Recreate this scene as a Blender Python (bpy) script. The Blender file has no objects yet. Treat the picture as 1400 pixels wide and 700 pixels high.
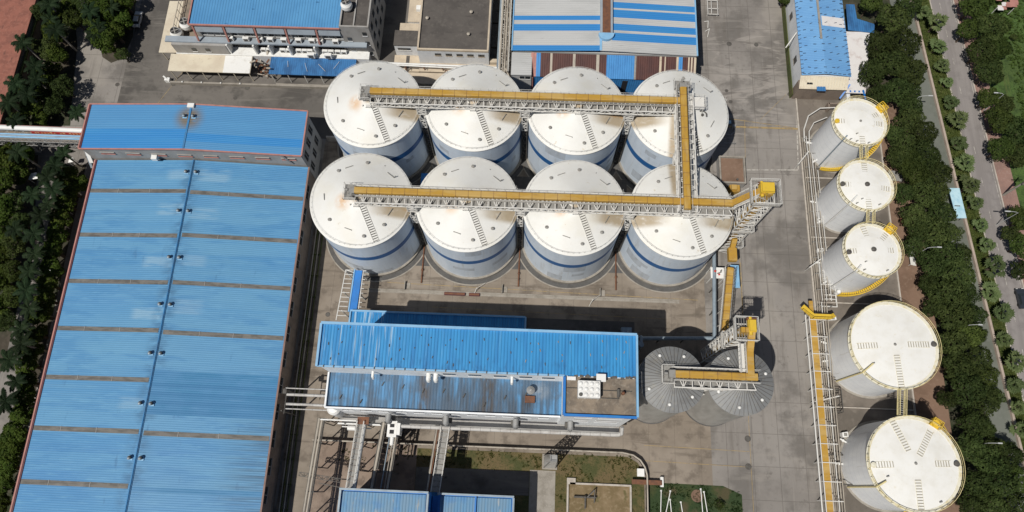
import bpy, math, random
from mathutils import Vector, Matrix
rnd = random.Random(11)
scene = bpy.context.scene
COL = scene.collection
PI = math.pi
# ------------------------------------------------------------------ survey of the photograph (drone at 150 m)
FOC, TH, ROLL, YAW, HC = 984.771, 0.3141365, -0.0262586, 0.0656686, 149.984
_fw = Vector((0, math.sin(TH), -math.cos(TH))); _up = Vector((0, math.cos(TH), math.sin(TH))); _ri = Vector((1, 0, 0))
_r = _ri*math.cos(ROLL) + _up*math.sin(ROLL); _u = -_ri*math.sin(ROLL) + _up*math.cos(ROLL)
_Z = Matrix.Rotation(YAW, 3, 'Z')
CR, CU, CW = _Z @ _r, _Z @ _u, _Z @ _fw
def at(px, py, z=0.0):
    """ground position of a surveyed photo point lying at height z"""
    d = CW + CR*((px-700)/FOC) - CU*((py-350)/FOC)
    k = (z-HC)/d.z
    return Vector((d.x*k, d.y*k, z))
def road_x(y, off=0.0): return 92.2 + off + (118.6-y)*0.0735
def verge_x(y): return 96.9 + (118.7-y)*0.058
# ------------------------------------------------------------------ mesh builder
ORG = {}
class MB:
    def __init__(s): s.v=[]; s.f=[]; s.m=[]; s.s=[]
    def poly(s, pts, m=0, sm=False):
        b=len(s.v); s.v += [tuple(p) for p in pts]; s.f.append(tuple(range(b, b+len(pts)))); s.m.append(m); s.s.append(sm)
    def box(s, x0,x1,y0,y1,z0,z1, m=0):
        b=len(s.v)
        s.v += [(x0,y0,z0),(x1,y0,z0),(x1,y1,z0),(x0,y1,z0),(x0,y0,z1),(x1,y0,z1),(x1,y1,z1),(x0,y1,z1)]
        for q in ((0,3,2,1),(4,5,6,7),(0,1,5,4),(1,2,6,5),(2,3,7,6),(3,0,4,7)):
            s.f.append(tuple(b+i for i in q)); s.m.append(m); s.s.append(False)
    def beam(s, p, q, w=.12, h=None, m=0):
        p=Vector(p); q=Vector(q); h=h or w
        d=(q-p)
        if d.length<1e-6: return
        d.normalize()
        a=Vector((0,0,1)) if abs(d.z)<.95 else Vector((0,1,0))
        x=d.cross(a).normalized()*(w/2); y=x.cross(d).normalized()*(h/2)
        b=len(s.v)
        for c in (p,q):
            s.v += [tuple(c-x-y),tuple(c+x-y),tuple(c+x+y),tuple(c-x+y)]
        for f in ((0,1,2,3),(7,6,5,4),(0,4,5,1),(1,5,6,2),(2,6,7,3),(3,7,4,0)):
            s.f.append(tuple(b+i for i in f)); s.m.append(m); s.s.append(False)
    def tube(s, p, q, r, n=8, m=0, r2=None, caps=True):
        p=Vector(p); q=Vector(q); d=(q-p).normalized(); r2=r if r2 is None else r2
        a=Vector((0,0,1)) if abs(d.z)<.95 else Vector((1,0,0))
        x=d.cross(a).normalized(); y=d.cross(x).normalized()
        b=len(s.v)
        for c,rr in ((p,r),(q,r2)):
            for i in range(n):
                t=2*PI*i/n; s.v.append(tuple(c+x*(rr*math.cos(t))+y*(rr*math.sin(t))))
        for i in range(n):
            j=(i+1)%n; s.f.append((b+i,b+n+i,b+n+j,b+j)); s.m.append(m); s.s.append(True)
        if caps:
            for c,rr,o in ((p,r,0),(q,r2,1)):
                pts=[c+x*(rr*math.cos(2*PI*i/n))+y*(rr*math.sin(2*PI*i/n)) for i in range(n)]
                s.poly(pts if o==0 else pts[::-1], m)
    def path(s, pts, r, n=8, m=0):
        for a,b in zip(pts, pts[1:]): s.tube(a,b,r,n,m)
        for c in pts[1:-1]: s.ball(c, r*1.02, 6, 4, m)
    def ball(s, c, r, nu=10, nv=6, m=0, sz=1.0):
        c=Vector(c); b=len(s.v)
        for j in range(nv+1):
            ph=PI*j/nv-PI/2
            for i in range(nu):
                t=2*PI*i/nu; s.v.append((c.x+r*math.cos(ph)*math.cos(t), c.y+r*math.cos(ph)*math.sin(t), c.z+r*sz*math.sin(ph)))
        for j in range(nv):
            for i in range(nu):
                k=(i+1)%nu; s.f.append((b+j*nu+i,b+j*nu+k,b+(j+1)*nu+k,b+(j+1)*nu+i)); s.m.append(m); s.s.append(True)
    def lathe(s, cx, cy, prof, n=48, m=0, mf=None, a0=0.0, a1=2*PI):
        """prof [(r,z)...]; every profile step has its own rings, so it is smooth round and crisp along"""
        for k,((r0,z0),(r1,z1)) in enumerate(zip(prof, prof[1:])):
            b=len(s.v); full=abs(a1-a0-2*PI)<1e-6; cnt=n if full else n+1
            for r,z in ((r0,z0),(r1,z1)):
                for i in range(cnt):
                    t=a0+(a1-a0)*i/n; s.v.append((cx+r*math.cos(t), cy+r*math.sin(t), z))
            for i in range(n):
                j=(i+1)%cnt
                mm=mf(k,i) if mf else m
                if r1<1e-6: q=(b+i,b+j,b+cnt+i)
                elif r0<1e-6: q=(b+i,b+cnt+j,b+cnt+i)
                else: q=(b+i,b+j,b+cnt+j,b+cnt+i)
                s.f.append(q); s.m.append(mm); s.s.append(True)
    def prism(s, pts, z0, z1, m=0, ms=None):
        ms=m if ms is None else ms
        s.poly([(x,y,z1) for x,y in pts], m); s.poly([(x,y,z0) for x,y in pts][::-1], ms)
        n=len(pts)
        for i in range(n):
            (xa,ya),(xb,yb)=pts[i],pts[(i+1)%n]
            s.poly([(xa,ya,z0),(xb,yb,z0),(xb,yb,z1),(xa,ya,z1)], ms)
    def lattice(s, p, q, w, h, step, t=.12, m=0, sides='LRTB', d=None):
        """box truss from p to q; p and q are the centre of its bottom; w across, h up"""
        p=Vector(p); q=Vector(q); d=(q-p); L=d.length; d.normalize()
        if abs(d.z)<.9:
            x=Vector((-d.y,d.x,0)).normalized(); y=Vector((0,0,1))
        else:
            x=Vector((1,0,0)); y=Vector((0,1,0)); p=p-y*(h/2)
        n=max(1,round(L/step)); c=lambda i,a,b: p+d*(L*i/n)+x*(a*w/2)+y*(h*b)
        for a in (-1,1):
            for b in (0,1): s.beam(c(0,a,b),c(n,a,b),t,t,m)
        for i in range(n):
            e=i%2
            if 'L' in sides: s.beam(c(i,1,e),c(i+1,1,1-e),t*.7,t*.7,m); s.beam(c(i,1,0),c(i,1,1),t*.7,t*.7,m)
            if 'R' in sides: s.beam(c(i,-1,e),c(i+1,-1,1-e),t*.7,t*.7,m); s.beam(c(i,-1,0),c(i,-1,1),t*.7,t*.7,m)
            if 'T' in sides: s.beam(c(i,-1 if e else 1,1),c(i+1,1 if e else -1,1),t*.7,t*.7,m); s.beam(c(i,-1,1),c(i,1,1),t*.7,t*.7,m)
            if 'B' in sides: s.beam(c(i,-1 if e else 1,0),c(i+1,1 if e else -1,0),t*.7,t*.7,m); s.beam(c(i,-1,0),c(i,1,0),t*.7,t*.7,m)
    def rail(s, pts, h=1.05, step=1.5, t=.06, m=0, closed=False):
        pts=[Vector(p) for p in pts]
        if closed: pts=pts+[pts[0]]
        for a,b in zip(pts,pts[1:]):
            L=(b-a).length; n=max(1,round(L/step)); U=Vector((0,0,1))
            s.beam(a+U*h,b+U*h,t,t,m); s.beam(a+U*h*.5,b+U*h*.5,t*.7,t*.7,m)
            for i in range(n+1):
                c=a.lerp(b,i/n); s.beam(c,c+U*h,t*.8,t*.8,m)
    def build(s, name, mats, parent=None, loc=None):
        o_=Vector((0,0,0))
        if parent is not None: o_=ORG[parent.name]
        elif loc is not None: o_=Vector(loc)
        me=bpy.data.meshes.new(name)
        me.from_pydata([(x-o_.x,y-o_.y,z-o_.z) for x,y,z in s.v],[],s.f)
        if not isinstance(mats,(list,tuple)): mats=[mats]
        for k in mats: me.materials.append(k)
        me.polygons.foreach_set('material_index', s.m); me.polygons.foreach_set('use_smooth', s.s)
        me.update()
        ob=bpy.data.objects.new(name, me); COL.objects.link(ob)
        if parent is not None: ob.parent=parent
        else: ob.location=o_
        ORG[ob.name]=o_.copy()
        return ob
def thing(name, label, cat, loc=(0,0,0), group=None):
    o=bpy.data.objects.new(name,None); COL.objects.link(o); o.location=loc; o.empty_display_size=.5
    ORG[o.name]=Vector(loc); o['label']=label; o['category']=cat
    if group: o['group']=group
    return o
def tag(o, label, cat, group=None):
    o['label']=label; o['category']=cat
    if group: o['group']=group
    return o
def struct(name, mb, m, kind='structure'):
    o=mb.build(name,m); o['kind']=kind; return o
def kids(o): return [c for c in COL.objects if c.parent==o]
CH={}
def copy_tree(o, loc=None, label=None, rotz=None, scale=None, parent=None):
    c=o.copy(); COL.objects.link(c); ORG[c.name]=ORG[o.name]
    if parent is not None: c.parent=parent
    if o.name not in CH: CH[o.name]=kids(o)
    for ch in CH[o.name]: copy_tree(ch, parent=c)
    if loc is not None: c.location=loc; ORG[c.name]=Vector(loc)
    if label: c['label']=label
    if rotz is not None: c.rotation_euler=(0,0,rotz)
    if scale is not None: c.scale=(scale,)*3 if not isinstance(scale,(tuple,list)) else scale
    return c
# ------------------------------------------------------------------ materials
def mat(name, col, rough=.6, metal=0.0, layers=(), ribs=None, bump=None, vary=True, spec=.4, sub=None):
    """layers: dicts; kind noise/streak/bands/cells, sc (x,y,z scale), lo, hi, col, amt, detail, mask
       ribs: (axis, pitch m, strength, darkening)   bump: (scale, strength)"""
    m=bpy.data.materials.new(name); m.use_nodes=True; nt=m.node_tree; N=nt.nodes; L=nt.links
    b=N['Principled BSDF']; b.inputs['Roughness'].default_value=rough; b.inputs['Metallic'].default_value=metal
    b.inputs['Specular IOR Level'].default_value=spec
    tc=N.new('ShaderNodeTexCoord'); P=tc.outputs['Object']
    if vary:
        oi=N.new('ShaderNodeObjectInfo'); mu=N.new('ShaderNodeVectorMath'); mu.operation='SCALE'
        mu.inputs[0].default_value=(371.,217.,93.); L.new(oi.outputs['Random'],mu.inputs['Scale'])
        ad=N.new('ShaderNodeVectorMath'); ad.operation='ADD'; L.new(P,ad.inputs[0]); L.new(mu.outputs[0],ad.inputs[1]); PV=ad.outputs[0]
    else:
        ge=N.new('ShaderNodeNewGeometry'); P=ge.outputs['Position']; PV=P
    def M(op,a,bb=None,c=None,clamp=False):
        n=N.new('ShaderNodeMath'); n.operation=op; n.use_clamp=clamp
        for i,x in enumerate((a,bb,c)):
            if x is None: continue
            if isinstance(x,(int,float)): n.inputs[i].default_value=x
            else: L.new(x,n.inputs[i])
        return n.outputs[0]
    sep=N.new('ShaderNodeSeparateXYZ'); L.new(P,sep.inputs[0]); XYZ=dict(x=sep.outputs[0],y=sep.outputs[1],z=sep.outputs[2])
    def ramp(v,lo,hi):
        n=N.new('ShaderNodeMapRange'); n.interpolation_type='SMOOTHSTEP'; L.new(v,n.inputs['Value'])
        n.inputs['From Min'].default_value=lo; n.inputs['From Max'].default_value=hi; return n.outputs[0]
    cur=None
    rgb=N.new('ShaderNodeRGB'); rgb.outputs[0].default_value=(*col,1); cur=rgb.outputs[0]
    for l in layers:
        k=l.get('kind','noise')
        mp=N.new('ShaderNodeMapping'); L.new(PV,mp.inputs['Vector'])
        sc=l.get('sc',1.0); sc=(sc,)*3 if isinstance(sc,(int,float)) else sc
        mp.inputs['Scale'].default_value=sc; mp.inputs['Location'].default_value=l.get('off',(0,0,0))
        if k=='noise':
            t=N.new('ShaderNodeTexNoise'); t.inputs['Detail'].default_value=l.get('detail',4); t.inputs['Roughness'].default_value=l.get('r',.6)
            t.inputs['Distortion'].default_value=l.get('dist',0.); t.inputs['Scale'].default_value=1
            L.new(mp.outputs[0],t.inputs['Vector']); v=ramp(t.outputs[0],l.get('lo',.4),l.get('hi',.65))
        elif k=='cells':
            t=N.new('ShaderNodeTexVoronoi'); t.inputs['Scale'].default_value=1; L.new(mp.outputs[0],t.inputs['Vector']); v=ramp(t.outputs[0],l.get('lo',.1),l.get('hi',.0))
        elif k=='bands':     # random value per band: snapped coordinate into white noise
            t=N.new('ShaderNodeTexWhiteNoise'); t.noise_dimensions='1D'
            t1=M('FLOOR',M('MULTIPLY',XYZ[l['axis']],1/l['pitch'])); L.new(t1,t.inputs['W']); v=ramp(t.outputs['Value'],l.get('lo',0.),l.get('hi',1.))
        elif k=='joint':     # thin lines on a grid
            v=None
            for ax,pt in l['grid']:
                fr=M('FRACT',M('MULTIPLY',XYZ[ax],1/pt)); d=M('ABSOLUTE',M('SUBTRACT',fr,.5))
                g=M('GREATER_THAN',d,.5-l['w']/pt)
                v=g if v is None else M('MAXIMUM',v,g)
        elif k=='mask': v=None
        for (ax,c0,lo,hi) in l.get('mask',()):   # |coord-c0| from lo to hi fades (lo=1 at, hi=0)
            g=ramp(M('ABSOLUTE',M('SUBTRACT',XYZ[ax],c0)),lo,hi)
            v=g if v is None else M('MULTIPLY',v,g)
        for (ax,per,ph,lo,hi) in l.get('pmask',()):
            fr=M('MULTIPLY',M('SUBTRACT',M('FRACT',M('ADD',M('MULTIPLY',XYZ[ax],1/per),-ph/per+.5)),.5),per)
            v=M('MULTIPLY',v,ramp(M('ABSOLUTE',fr),lo,hi)) if v is not None else ramp(M('ABSOLUTE',fr),lo,hi)
        for (c0,lo,hi) in l.get('radial',()):
            dv=N.new('ShaderNodeVectorMath'); dv.operation='DISTANCE'; L.new(P,dv.inputs[0]); dv.inputs[1].default_value=c0
            g=ramp(dv.outputs['Value'],lo,hi); v=g if v is None else M('MULTIPLY',v,g)
        v=M('MULTIPLY',v,l.get('amt',1.),clamp=True)
        mx=N.new('ShaderNodeMix'); mx.data_type='RGBA'; L.new(v,mx.inputs['Factor']); L.new(cur,mx.inputs['A']); mx.inputs['B'].default_value=(*l['col'],1)
        cur=mx.outputs['Result']
    nrm=None
    if ribs:
        ax,pt,st=ribs[:3]
        fr=M('FRACT',M('MULTIPLY',XYZ[ax],1/pt)); tri=M('MULTIPLY',M('ABSOLUTE',M('SUBTRACT',fr,.5)),2.)
        hgt=ramp(tri,.55,.8)
        bp=N.new('ShaderNodeBump'); bp.inputs['Strength'].default_value=st; bp.inputs['Distance'].default_value=.06; L.new(hgt,bp.inputs['Height']); nrm=bp.outputs[0]
        if len(ribs)>3:
            ln=ramp(tri,.82,.97); mx=N.new('ShaderNodeMix'); mx.data_type='RGBA'; L.new(M('MULTIPLY',ln,ribs[3]),mx.inputs['Factor']); L.new(cur,mx.inputs['A'])
            mx.inputs['B'].default_value=(*(c*.35 for c in col),1); cur=mx.outputs['Result']
    if bump:
        t=N.new('ShaderNodeTexNoise'); t.inputs['Scale'].default_value=bump[0]; t.inputs['Detail'].default_value=5; L.new(PV,t.inputs['Vector'])
        bp=N.new('ShaderNodeBump'); bp.inputs['Strength'].default_value=bump[1]; bp.inputs['Distance'].default_value=bump[2] if len(bump)>2 else .05; L.new(t.outputs[0],bp.inputs['Height'])
        if nrm: L.new(nrm,bp.inputs['Normal'])
        nrm=bp.outputs[0]
    if nrm: L.new(nrm,b.inputs['Normal'])
    L.new(cur,b.inputs['Base Color'])
    return m
def nz(sc,col,lo=.42,hi=.68,amt=1.,**k): return dict(sc=sc,col=col,lo=lo,hi=hi,amt=amt,**k)
X={}
def dflt():
    W=(.70,.70,.675)
    X['white']=mat('white_paint',(.74,.74,.72),.5,layers=[nz(.8,(.5,.47,.42),.5,.75,.5)])
    X['white_steel']=mat('white_steel',(.62,.61,.58),.5,layers=[nz(1.2,(.45,.36,.27),.55,.75,.55)])
    X['fascia']=mat('white_fascia',(.80,.82,.83),.6,layers=[nz((.4,.4,.3),(.68,.70,.72),.45,.7,.7),nz((1.4,1.4,.2),(.42,.38,.33),.66,.8,.6)])
    def stain(*mk): return dict(kind='noise',sc=(.5,.9,1),lo=.05,hi=.5,col=(.37,.30,.205),amt=.95,mask=mk)
    def rust(*mk): return dict(kind='noise',sc=(.35,1.4,1),lo=.52,hi=.66,col=(.42,.24,.10),amt=.6,mask=mk)
    for nm_,st in (('silo_roof',[stain(('y',-.8,3.7,2.5),('x',0,1.2,6.5)),stain(('y',-.3,2.1,1.2)),rust(('y',-1.2,2.2,.8))]),
                   ('silo_roof_end',[stain(('y',-.8,3.7,2.5),('x',9.5,8.,3.)),stain(('y',-.3,2.1,1.2),('x',6.2,7.4,6.4)),rust(('y',-.8,1.9,.8),('x',6.,7.5,5.)),dict(kind='noise',sc=(.9,.9,.9),lo=.25,hi=.55,col=(.60,.33,.12),amt=.75,radial=(((-2.6,-1.6,21.),2.4,.2),))]),
                   ('silo_roof_cross',[stain(('y',-.8,3.7,2.5),('x',-9.5,8.,3.)),stain(('x',-.6,2.3,1.3),('y',-5.5,6.,5.)),rust(('x',-1.2,1.6,.5),('y',-5.5,6.,5.))]),
                   ('silo_roof_cross_front',[stain(('y',-.8,3.7,2.5),('x',0,1.2,6.5)),stain(('x',-.6,2.3,1.3),('y',5.5,6.,5.))])):
        X[nm_]=mat(nm_+'_paint',W,.55,layers=[nz((.35,.35,.35),(.655,.645,.61),.35,.75,.7),nz(1.6,(.60,.585,.55),.58,.8,.35)]+st+[nz((.12,.12,.12),(.64,.61,.52),.52,.66,.35),nz((.9,.9,.9),(.50,.42,.30),.66,.74,.5)],bump=(1.2,.06))
    X['silo_wall']=mat('silo_wall_paint',(.62,.69,.77),.5,layers=[nz((.5,.5,.10),(.52,.60,.69),.35,.7,.8),nz((1.2,1.2,.12),(.42,.42,.41),.55,.75,.5),
        dict(kind='joint',grid=(('z',1.53),),w=.02,col=(.40,.43,.47),amt=.6)],vary=True)
    X['silo_patch']=mat('silo_wall_repaint',(.47,.52,.58),.55,layers=[nz((1,1,.3),(.36,.39,.42),.4,.7,.7)])
    X['silo_blue']=mat('silo_stripe_paint',(.018,.105,.30),.5,layers=[nz(.8,(.03,.13,.30),.4,.7,.7)])
    X['concrete']=mat('concrete',(.30,.275,.24),.85,layers=[nz(.6,(.20,.18,.15),.4,.7,.8),nz(3,(.36,.33,.29),.5,.7,.5)],bump=(3,.15))
    X['yellow']=mat('yellow_cover',(.43,.25,.035),.6,layers=[nz(.7,(.38,.215,.04),.4,.7,.8),nz((.35,2,2),(.27,.17,.07),.54,.7,.7),nz((.12,.5,.5),(.50,.35,.13),.45,.62,.6),nz(2.5,(.33,.25,.14),.6,.75,.6)])
    X['rung']=mat('roof_walkway_rung',(.40,.375,.31),.7,layers=[nz(2,(.28,.25,.2),.45,.7,.7)])
    X['lamp_grey']=mat('lamp_grey_paint',(.45,.46,.46),.5)
    X['steam']=mat('lagged_pipe',(.46,.45,.43),.5,layers=[nz((.6,1,1),(.33,.31,.29),.45,.65,.8),dict(kind='joint',grid=(('x',1.9),),w=.06,col=(.25,.24,.23),amt=.8)],vary=False)
    X['yellow_clean']=mat('yellow_paint',(.64,.43,.04),.5,layers=[nz(1.2,(.55,.36,.06),.5,.75,.6)])
    X['yellow_pale']=mat('pale_yellow_paint',(.72,.62,.32),.5,layers=[nz(1.2,(.6,.5,.25),.45,.7,.5)])
    X['dark']=mat('dark_gap',(.02,.02,.022),.7)
    X['dark_steel']=mat('dark_steel',(.10,.095,.085),.6,layers=[nz(1.5,(.06,.05,.045),.4,.7,.8)])
    X['grating']=mat('grey_grating',(.26,.255,.24),.6,layers=[nz(2,(.16,.14,.12),.45,.7,.7)])
    X['rust']=mat('rusty_steel',(.17,.075,.04),.8,layers=[nz(1.2,(.10,.05,.035),.4,.7,.8)])
    X['glass']=mat('window_glass',(.025,.03,.035),.15,spec=.6)
    X['galv']=mat('galvanised_sheet',(.30,.30,.295),.55,.1,layers=[nz((.5,.5,.5),(.24,.24,.235),.4,.7,.8),nz(2,(.34,.335,.32),.5,.75,.5)]); X['bin_roof']=mat('bin_roof_sheet',(.215,.22,.222),.6,.1,layers=[nz((.5,.5,.5),(.165,.165,.165),.4,.7,.8),nz(1.4,(.27,.255,.215),.5,.75,.6)])
    X['galv_wall']=mat('galvanised_wall',(.42,.41,.385),.5,.25,layers=[nz((.6,.6,.15),(.30,.29,.27),.4,.7,.8)],ribs=('z',.32,.5))
    X['pipe_grey']=mat('blue_grey_pipe',(.27,.33,.38),.45,.2,layers=[nz(.8,(.20,.24,.28),.4,.7,.7)])
    X['tan_pipe']=mat('tan_pipe',(.40,.36,.30),.55,layers=[nz((1,.3,1),(.22,.19,.16),.45,.7,.8)])
    X['tank_wall']=mat('tank_wall_paint',(.76,.775,.785),.45,layers=[nz((.4,.4,.12),(.66,.675,.695),.35,.7,.8),nz((1.1,1.1,.10),(.47,.45,.42),.60,.76,.6),dict(kind='joint',grid=(('z',1.8),),w=.03,col=(.42,.45,.48),amt=.6)])
    X['tank_roof']=mat('tank_roof_paint',(.76,.755,.725),.5,layers=[nz(.35,(.69,.675,.625),.4,.7,.8),nz(1.5,(.64,.58,.44),.58,.8,.6)],bump=(.9,.05))
    X['tank_rim']=mat('tank_rim_walk',(.70,.67,.55),.5,layers=[nz(1.0,(.56,.45,.2),.45,.7,.6)])
    blue=(.108,.285,.465)
    def pale(cx,cy,hx,hy,a=.55): return dict(kind='noise',sc=(.16,1.3,1),lo=.32,hi=.56,col=(.25,.41,.54),amt=a,mask=(('x',cx,hx+1.2,hx-.8),('y',cy,hy+.25,hy-.25)))
    PALES=[pale(at(a,b_,9.4).x,at(a,b_,9.4).y,hx,hy,am) for a,b_,hx,hy,am in ((247,240,2.3,1.2,.5),(292,241,3.2,1.4,.5),(234,287,2.5,1.3,.55),(280,293,2.8,1.2,.45),(217,359,2.8,1.2,.6),(264,357,2.4,1.2,.4),(203,429,2.9,1.2,.65),(257,420,2.6,1.5,.4),(180,551,2.2,1.1,.4))]
    X['roof_blue']=mat('blue_roof_sheet',blue,.45,0.,[nz((.03,.05,.05),(.065,.225,.46),.35,.7,.9),dict(kind='bands',axis='y',pitch=.85,col=(.075,.25,.47),amt=.7),dict(kind='bands',axis='y',pitch=3.37,col=(.125,.315,.50),amt=.55),nz((.02,.35,1),(.06,.215,.43),.5,.62,.6,off=(2,9,0)),
        nz((.25,1.8,1),(.125,.32,.52),.5,.72,.7),nz((.5,.16,1),(.055,.17,.33),.62,.74,.6),*PALES,
        dict(kind='noise',sc=(.05,2.5,1),lo=.3,hi=.75,col=(.035,.07,.115),amt=.75,mask=(('x',-48,11,0),('y',-4,34,8))),
        dict(kind='noise',sc=(.3,.5,1),lo=.38,hi=.62,col=(.05,.15,.28),amt=.75,mask=(('x',-72,3.2,.4),))],ribs=('y',.42,.55,.22),vary=False)
    X['roof_blue_deep']=mat('deep_blue_roof_sheet',(.040,.195,.375),.45,0.,[nz((.05,.12,1),(.075,.235,.44),.42,.6,.8),nz((.06,.9,1),(.06,.21,.41),.4,.7,.8),dict(kind='bands',axis='y',pitch=.85,col=(.035,.165,.345),amt=.7),
        nz((.15,2.2,1),(.10,.26,.46),.6,.75,.6)],ribs=('y',.42,.55,.2),vary=False)
    X['roof_light']=mat('skylight_strip',(.15,.142,.13),.6,layers=[nz((.4,2,1),(.085,.08,.072),.4,.65,.9),nz((.5,.5,1),(.21,.2,.18),.5,.7,.5)],vary=False)
    X['headhouse_blue']=mat('headhouse_roof_sheet',(.085,.275,.515),.45,0.,[nz((.05,.2,.1),(.07,.235,.47),.4,.7,.9),dict(kind='bands',axis='y',pitch=.85,col=(.075,.25,.48),amt=.7),
        dict(kind='noise',sc=(.6,1.2,1),lo=.05,hi=.5,col=(.17,.14,.10),amt=1.,radial=(((-72.4,72.,14.8),4.0,.8),))],ribs=('y',.42,.55,.2),vary=False)
    X['headhouse_deep']=mat('headhouse_deep_sheet',(.032,.215,.52),.45,0.,[nz((.06,.9,1),(.045,.245,.53),.4,.7,.8)],ribs=('y',.42,.5,.2),vary=False)
    X['mill_blue']=mat('mill_roof_sheet',(.042,.275,.58),.4,0.,[nz((1.,.08,1),(.030,.20,.47),.35,.7,.9),nz((2.6,.10,1),(.13,.37,.62),.60,.72,.6),dict(kind='noise',sc=(1.8,.05,1),lo=.55,hi=.62,col=(.36,.52,.66),amt=.85,mask=(('x',-29.,7.5,5.5),)),
        dict(kind='noise',sc=(1.6,.5,1),lo=.45,hi=.75,col=(.02,.07,.18),amt=.55,mask=(('y',19.6,2.6,.2),))],ribs=('x',.55,.9,.5),vary=False)
    X['mill_dirty']=mat('grimy_blue_roof_sheet',(.085,.25,.46),.5,0.,[nz((.9,.07,1),(.055,.10,.16),.40,.60,.9),dict(kind='noise',sc=(.5,.07,1),lo=.3,hi=.58,col=(.055,.066,.08),amt=.85,mask=(('x',-7.,13.,5.),)),nz((.16,.2,1),(.07,.11,.16),.48,.62,.6),nz((2.2,.12,1),(.20,.30,.40),.62,.78,.55),
        dict(kind='noise',sc=(1.4,.3,1),lo=.3,hi=.6,col=(.075,.055,.04),amt=.85,mask=(('x',-17.5,1.6,.3),)),
        dict(kind='noise',sc=(1.4,.3,1),lo=.3,hi=.6,col=(.06,.05,.042),amt=.85,mask=(('x',-6.,2.2,.5),)),
        dict(kind='noise',sc=(.8,.8,1),lo=.25,hi=.6,col=(.27,.30,.33),amt=.8,radial=(((3.4,17.0,20.),2.4,.5),)),
        dict(kind='noise',sc=(2.4,.2,1),lo=.25,hi=.6,col=(.035,.035,.04),amt=.9,mask=(('x',1.0,1.4,.4),('y',14.5,2.6,.8)))],ribs=('x',.55,.7,.35),vary=False)
    X['trim_blue']=mat('light_blue_trim',(.24,.45,.66),.45,layers=[nz(.6,(.18,.37,.58),.4,.7,.8)])
    X['trim_deep']=mat('deep_blue_trim',(.02,.16,.50),.45,layers=[nz(.6,(.03,.2,.5),.4,.7,.8)])
    X['ridge']=mat('ridge_cap_sheet',(.045,.20,.42),.5,layers=[nz(.5,(.06,.16,.30),.4,.65,.9)]); X['trim_pink']=mat('pink_verge_trim',(.42,.20,.17),.6,layers=[nz(.8,(.32,.15,.125),.4,.7,.8)])
    X['trim_maroon']=mat('maroon_gutter',(.09,.025,.035),.6); X['trim_brown']=mat('brown_eave_trim',(.24,.15,.125),.7,layers=[nz(.8,(.17,.11,.09),.4,.7,.8)]); X['fixing']=mat('dark_roof_fixing',(.05,.07,.12),.7)
    X['wall_grey']=mat('grey_render',(.34,.33,.315),.85,layers=[nz((.4,.4,.25),(.26,.245,.225),.4,.7,.8),nz((1.5,1.5,.2),(.21,.19,.17),.6,.8,.6)],bump=(4,.08))
    X['wall_brown']=mat('weathered_brown_render',(.23,.185,.15),.85,layers=[nz((.5,.5,.25),(.15,.12,.10),.4,.7,.8)])
    X['wall_white']=mat('white_wall',(.66,.68,.70),.7,layers=[nz((.5,.5,.2),(.55,.57,.6),.4,.7,.7),nz((1.4,1.4,.15),(.42,.40,.38),.6,.78,.6)])
    X['cream']=mat('cream_canopy',(.62,.56,.44),.7,layers=[nz((.25,.25,1),(.52,.45,.35),.4,.65,.8),nz(1.1,(.36,.29,.2),.6,.75,.6)])
    X['beige']=mat('beige_slab',(.52,.44,.335),.8,layers=[nz((.4,.4,1),(.42,.35,.27),.4,.65,.8),nz(1.4,(.3,.25,.19),.6,.75,.6)])
    X['flat_dark']=mat('dark_bitumen_roof',(.098,.088,.080),.9,layers=[nz(.22,(.07,.063,.058),.4,.65,.9),nz(1.2,(.13,.118,.105),.5,.72,.6),nz((.3,.9,1),(.055,.05,.047),.55,.75,.6)],bump=(2,.1))
    X['flat_dirty']=mat('weathered_concrete_roof',(.235,.19,.145),.9,layers=[nz(.5,(.15,.125,.10),.4,.62,.9),nz(1.6,(.30,.26,.21),.52,.72,.7),nz((2.,.5,1),(.06,.055,.05),.64,.74,.8)],bump=(2,.12))
    X['cyan_trim']=mat('office_slab',(.30,.345,.39),.6,layers=[nz(.5,(.24,.27,.30),.4,.7,.7)])
    X['office_blue']=mat('office_roof_sheet',(.10,.30,.55),.45,0.,[nz(.12,(.075,.24,.47),.4,.65,.9),nz((.35,.8,1),(.035,.12,.26),.66,.72,.9),dict(kind='bands',axis='x',pitch=.8,col=(.09,.27,.5),amt=.6)],ribs=('x',.62,.9,.4),vary=False)
    X['canopy_blue']=mat('blue_canopy_sheet',(.045,.17,.39),.5,0.,[nz((.5,.2,1),(.03,.10,.24),.42,.65,.9),nz(1.2,(.2,.28,.36),.64,.78,.6)],ribs=('x',.5,.6,.3),vary=False)
    X['sheet_grey']=mat('grey_roof_sheet',(.47,.475,.47),.5,0.,[nz((.05,.3,1),(.40,.405,.40),.4,.65,.9),nz((.3,1.5,1),(.32,.31,.30),.6,.78,.6)],ribs=('y',.5,.4,.15),vary=False)
    X['sheet_blue']=mat('blue_roof_stripe',(.035,.21,.52),.5,0.,[nz((.05,.5,1),(.045,.23,.5),.4,.65,.9)],ribs=('y',.5,.4,.15),vary=False)
    X['sheet_maroon']=mat('maroon_roof_sheet',(.085,.030,.024),.55,0.,[nz((.8,.1,1),(.06,.022,.02),.4,.65,.9),nz(1.2,(.15,.07,.05),.6,.8,.5)],ribs=('x',.5,.8,.4),vary=False)
    X['shed_blue']=mat('blue_shed_sheet',(.05,.24,.55),.5,0.,[nz((.8,.1,1),(.04,.2,.48),.4,.65,.9)],ribs=('x',.5,.8,.3),vary=False)
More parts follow.
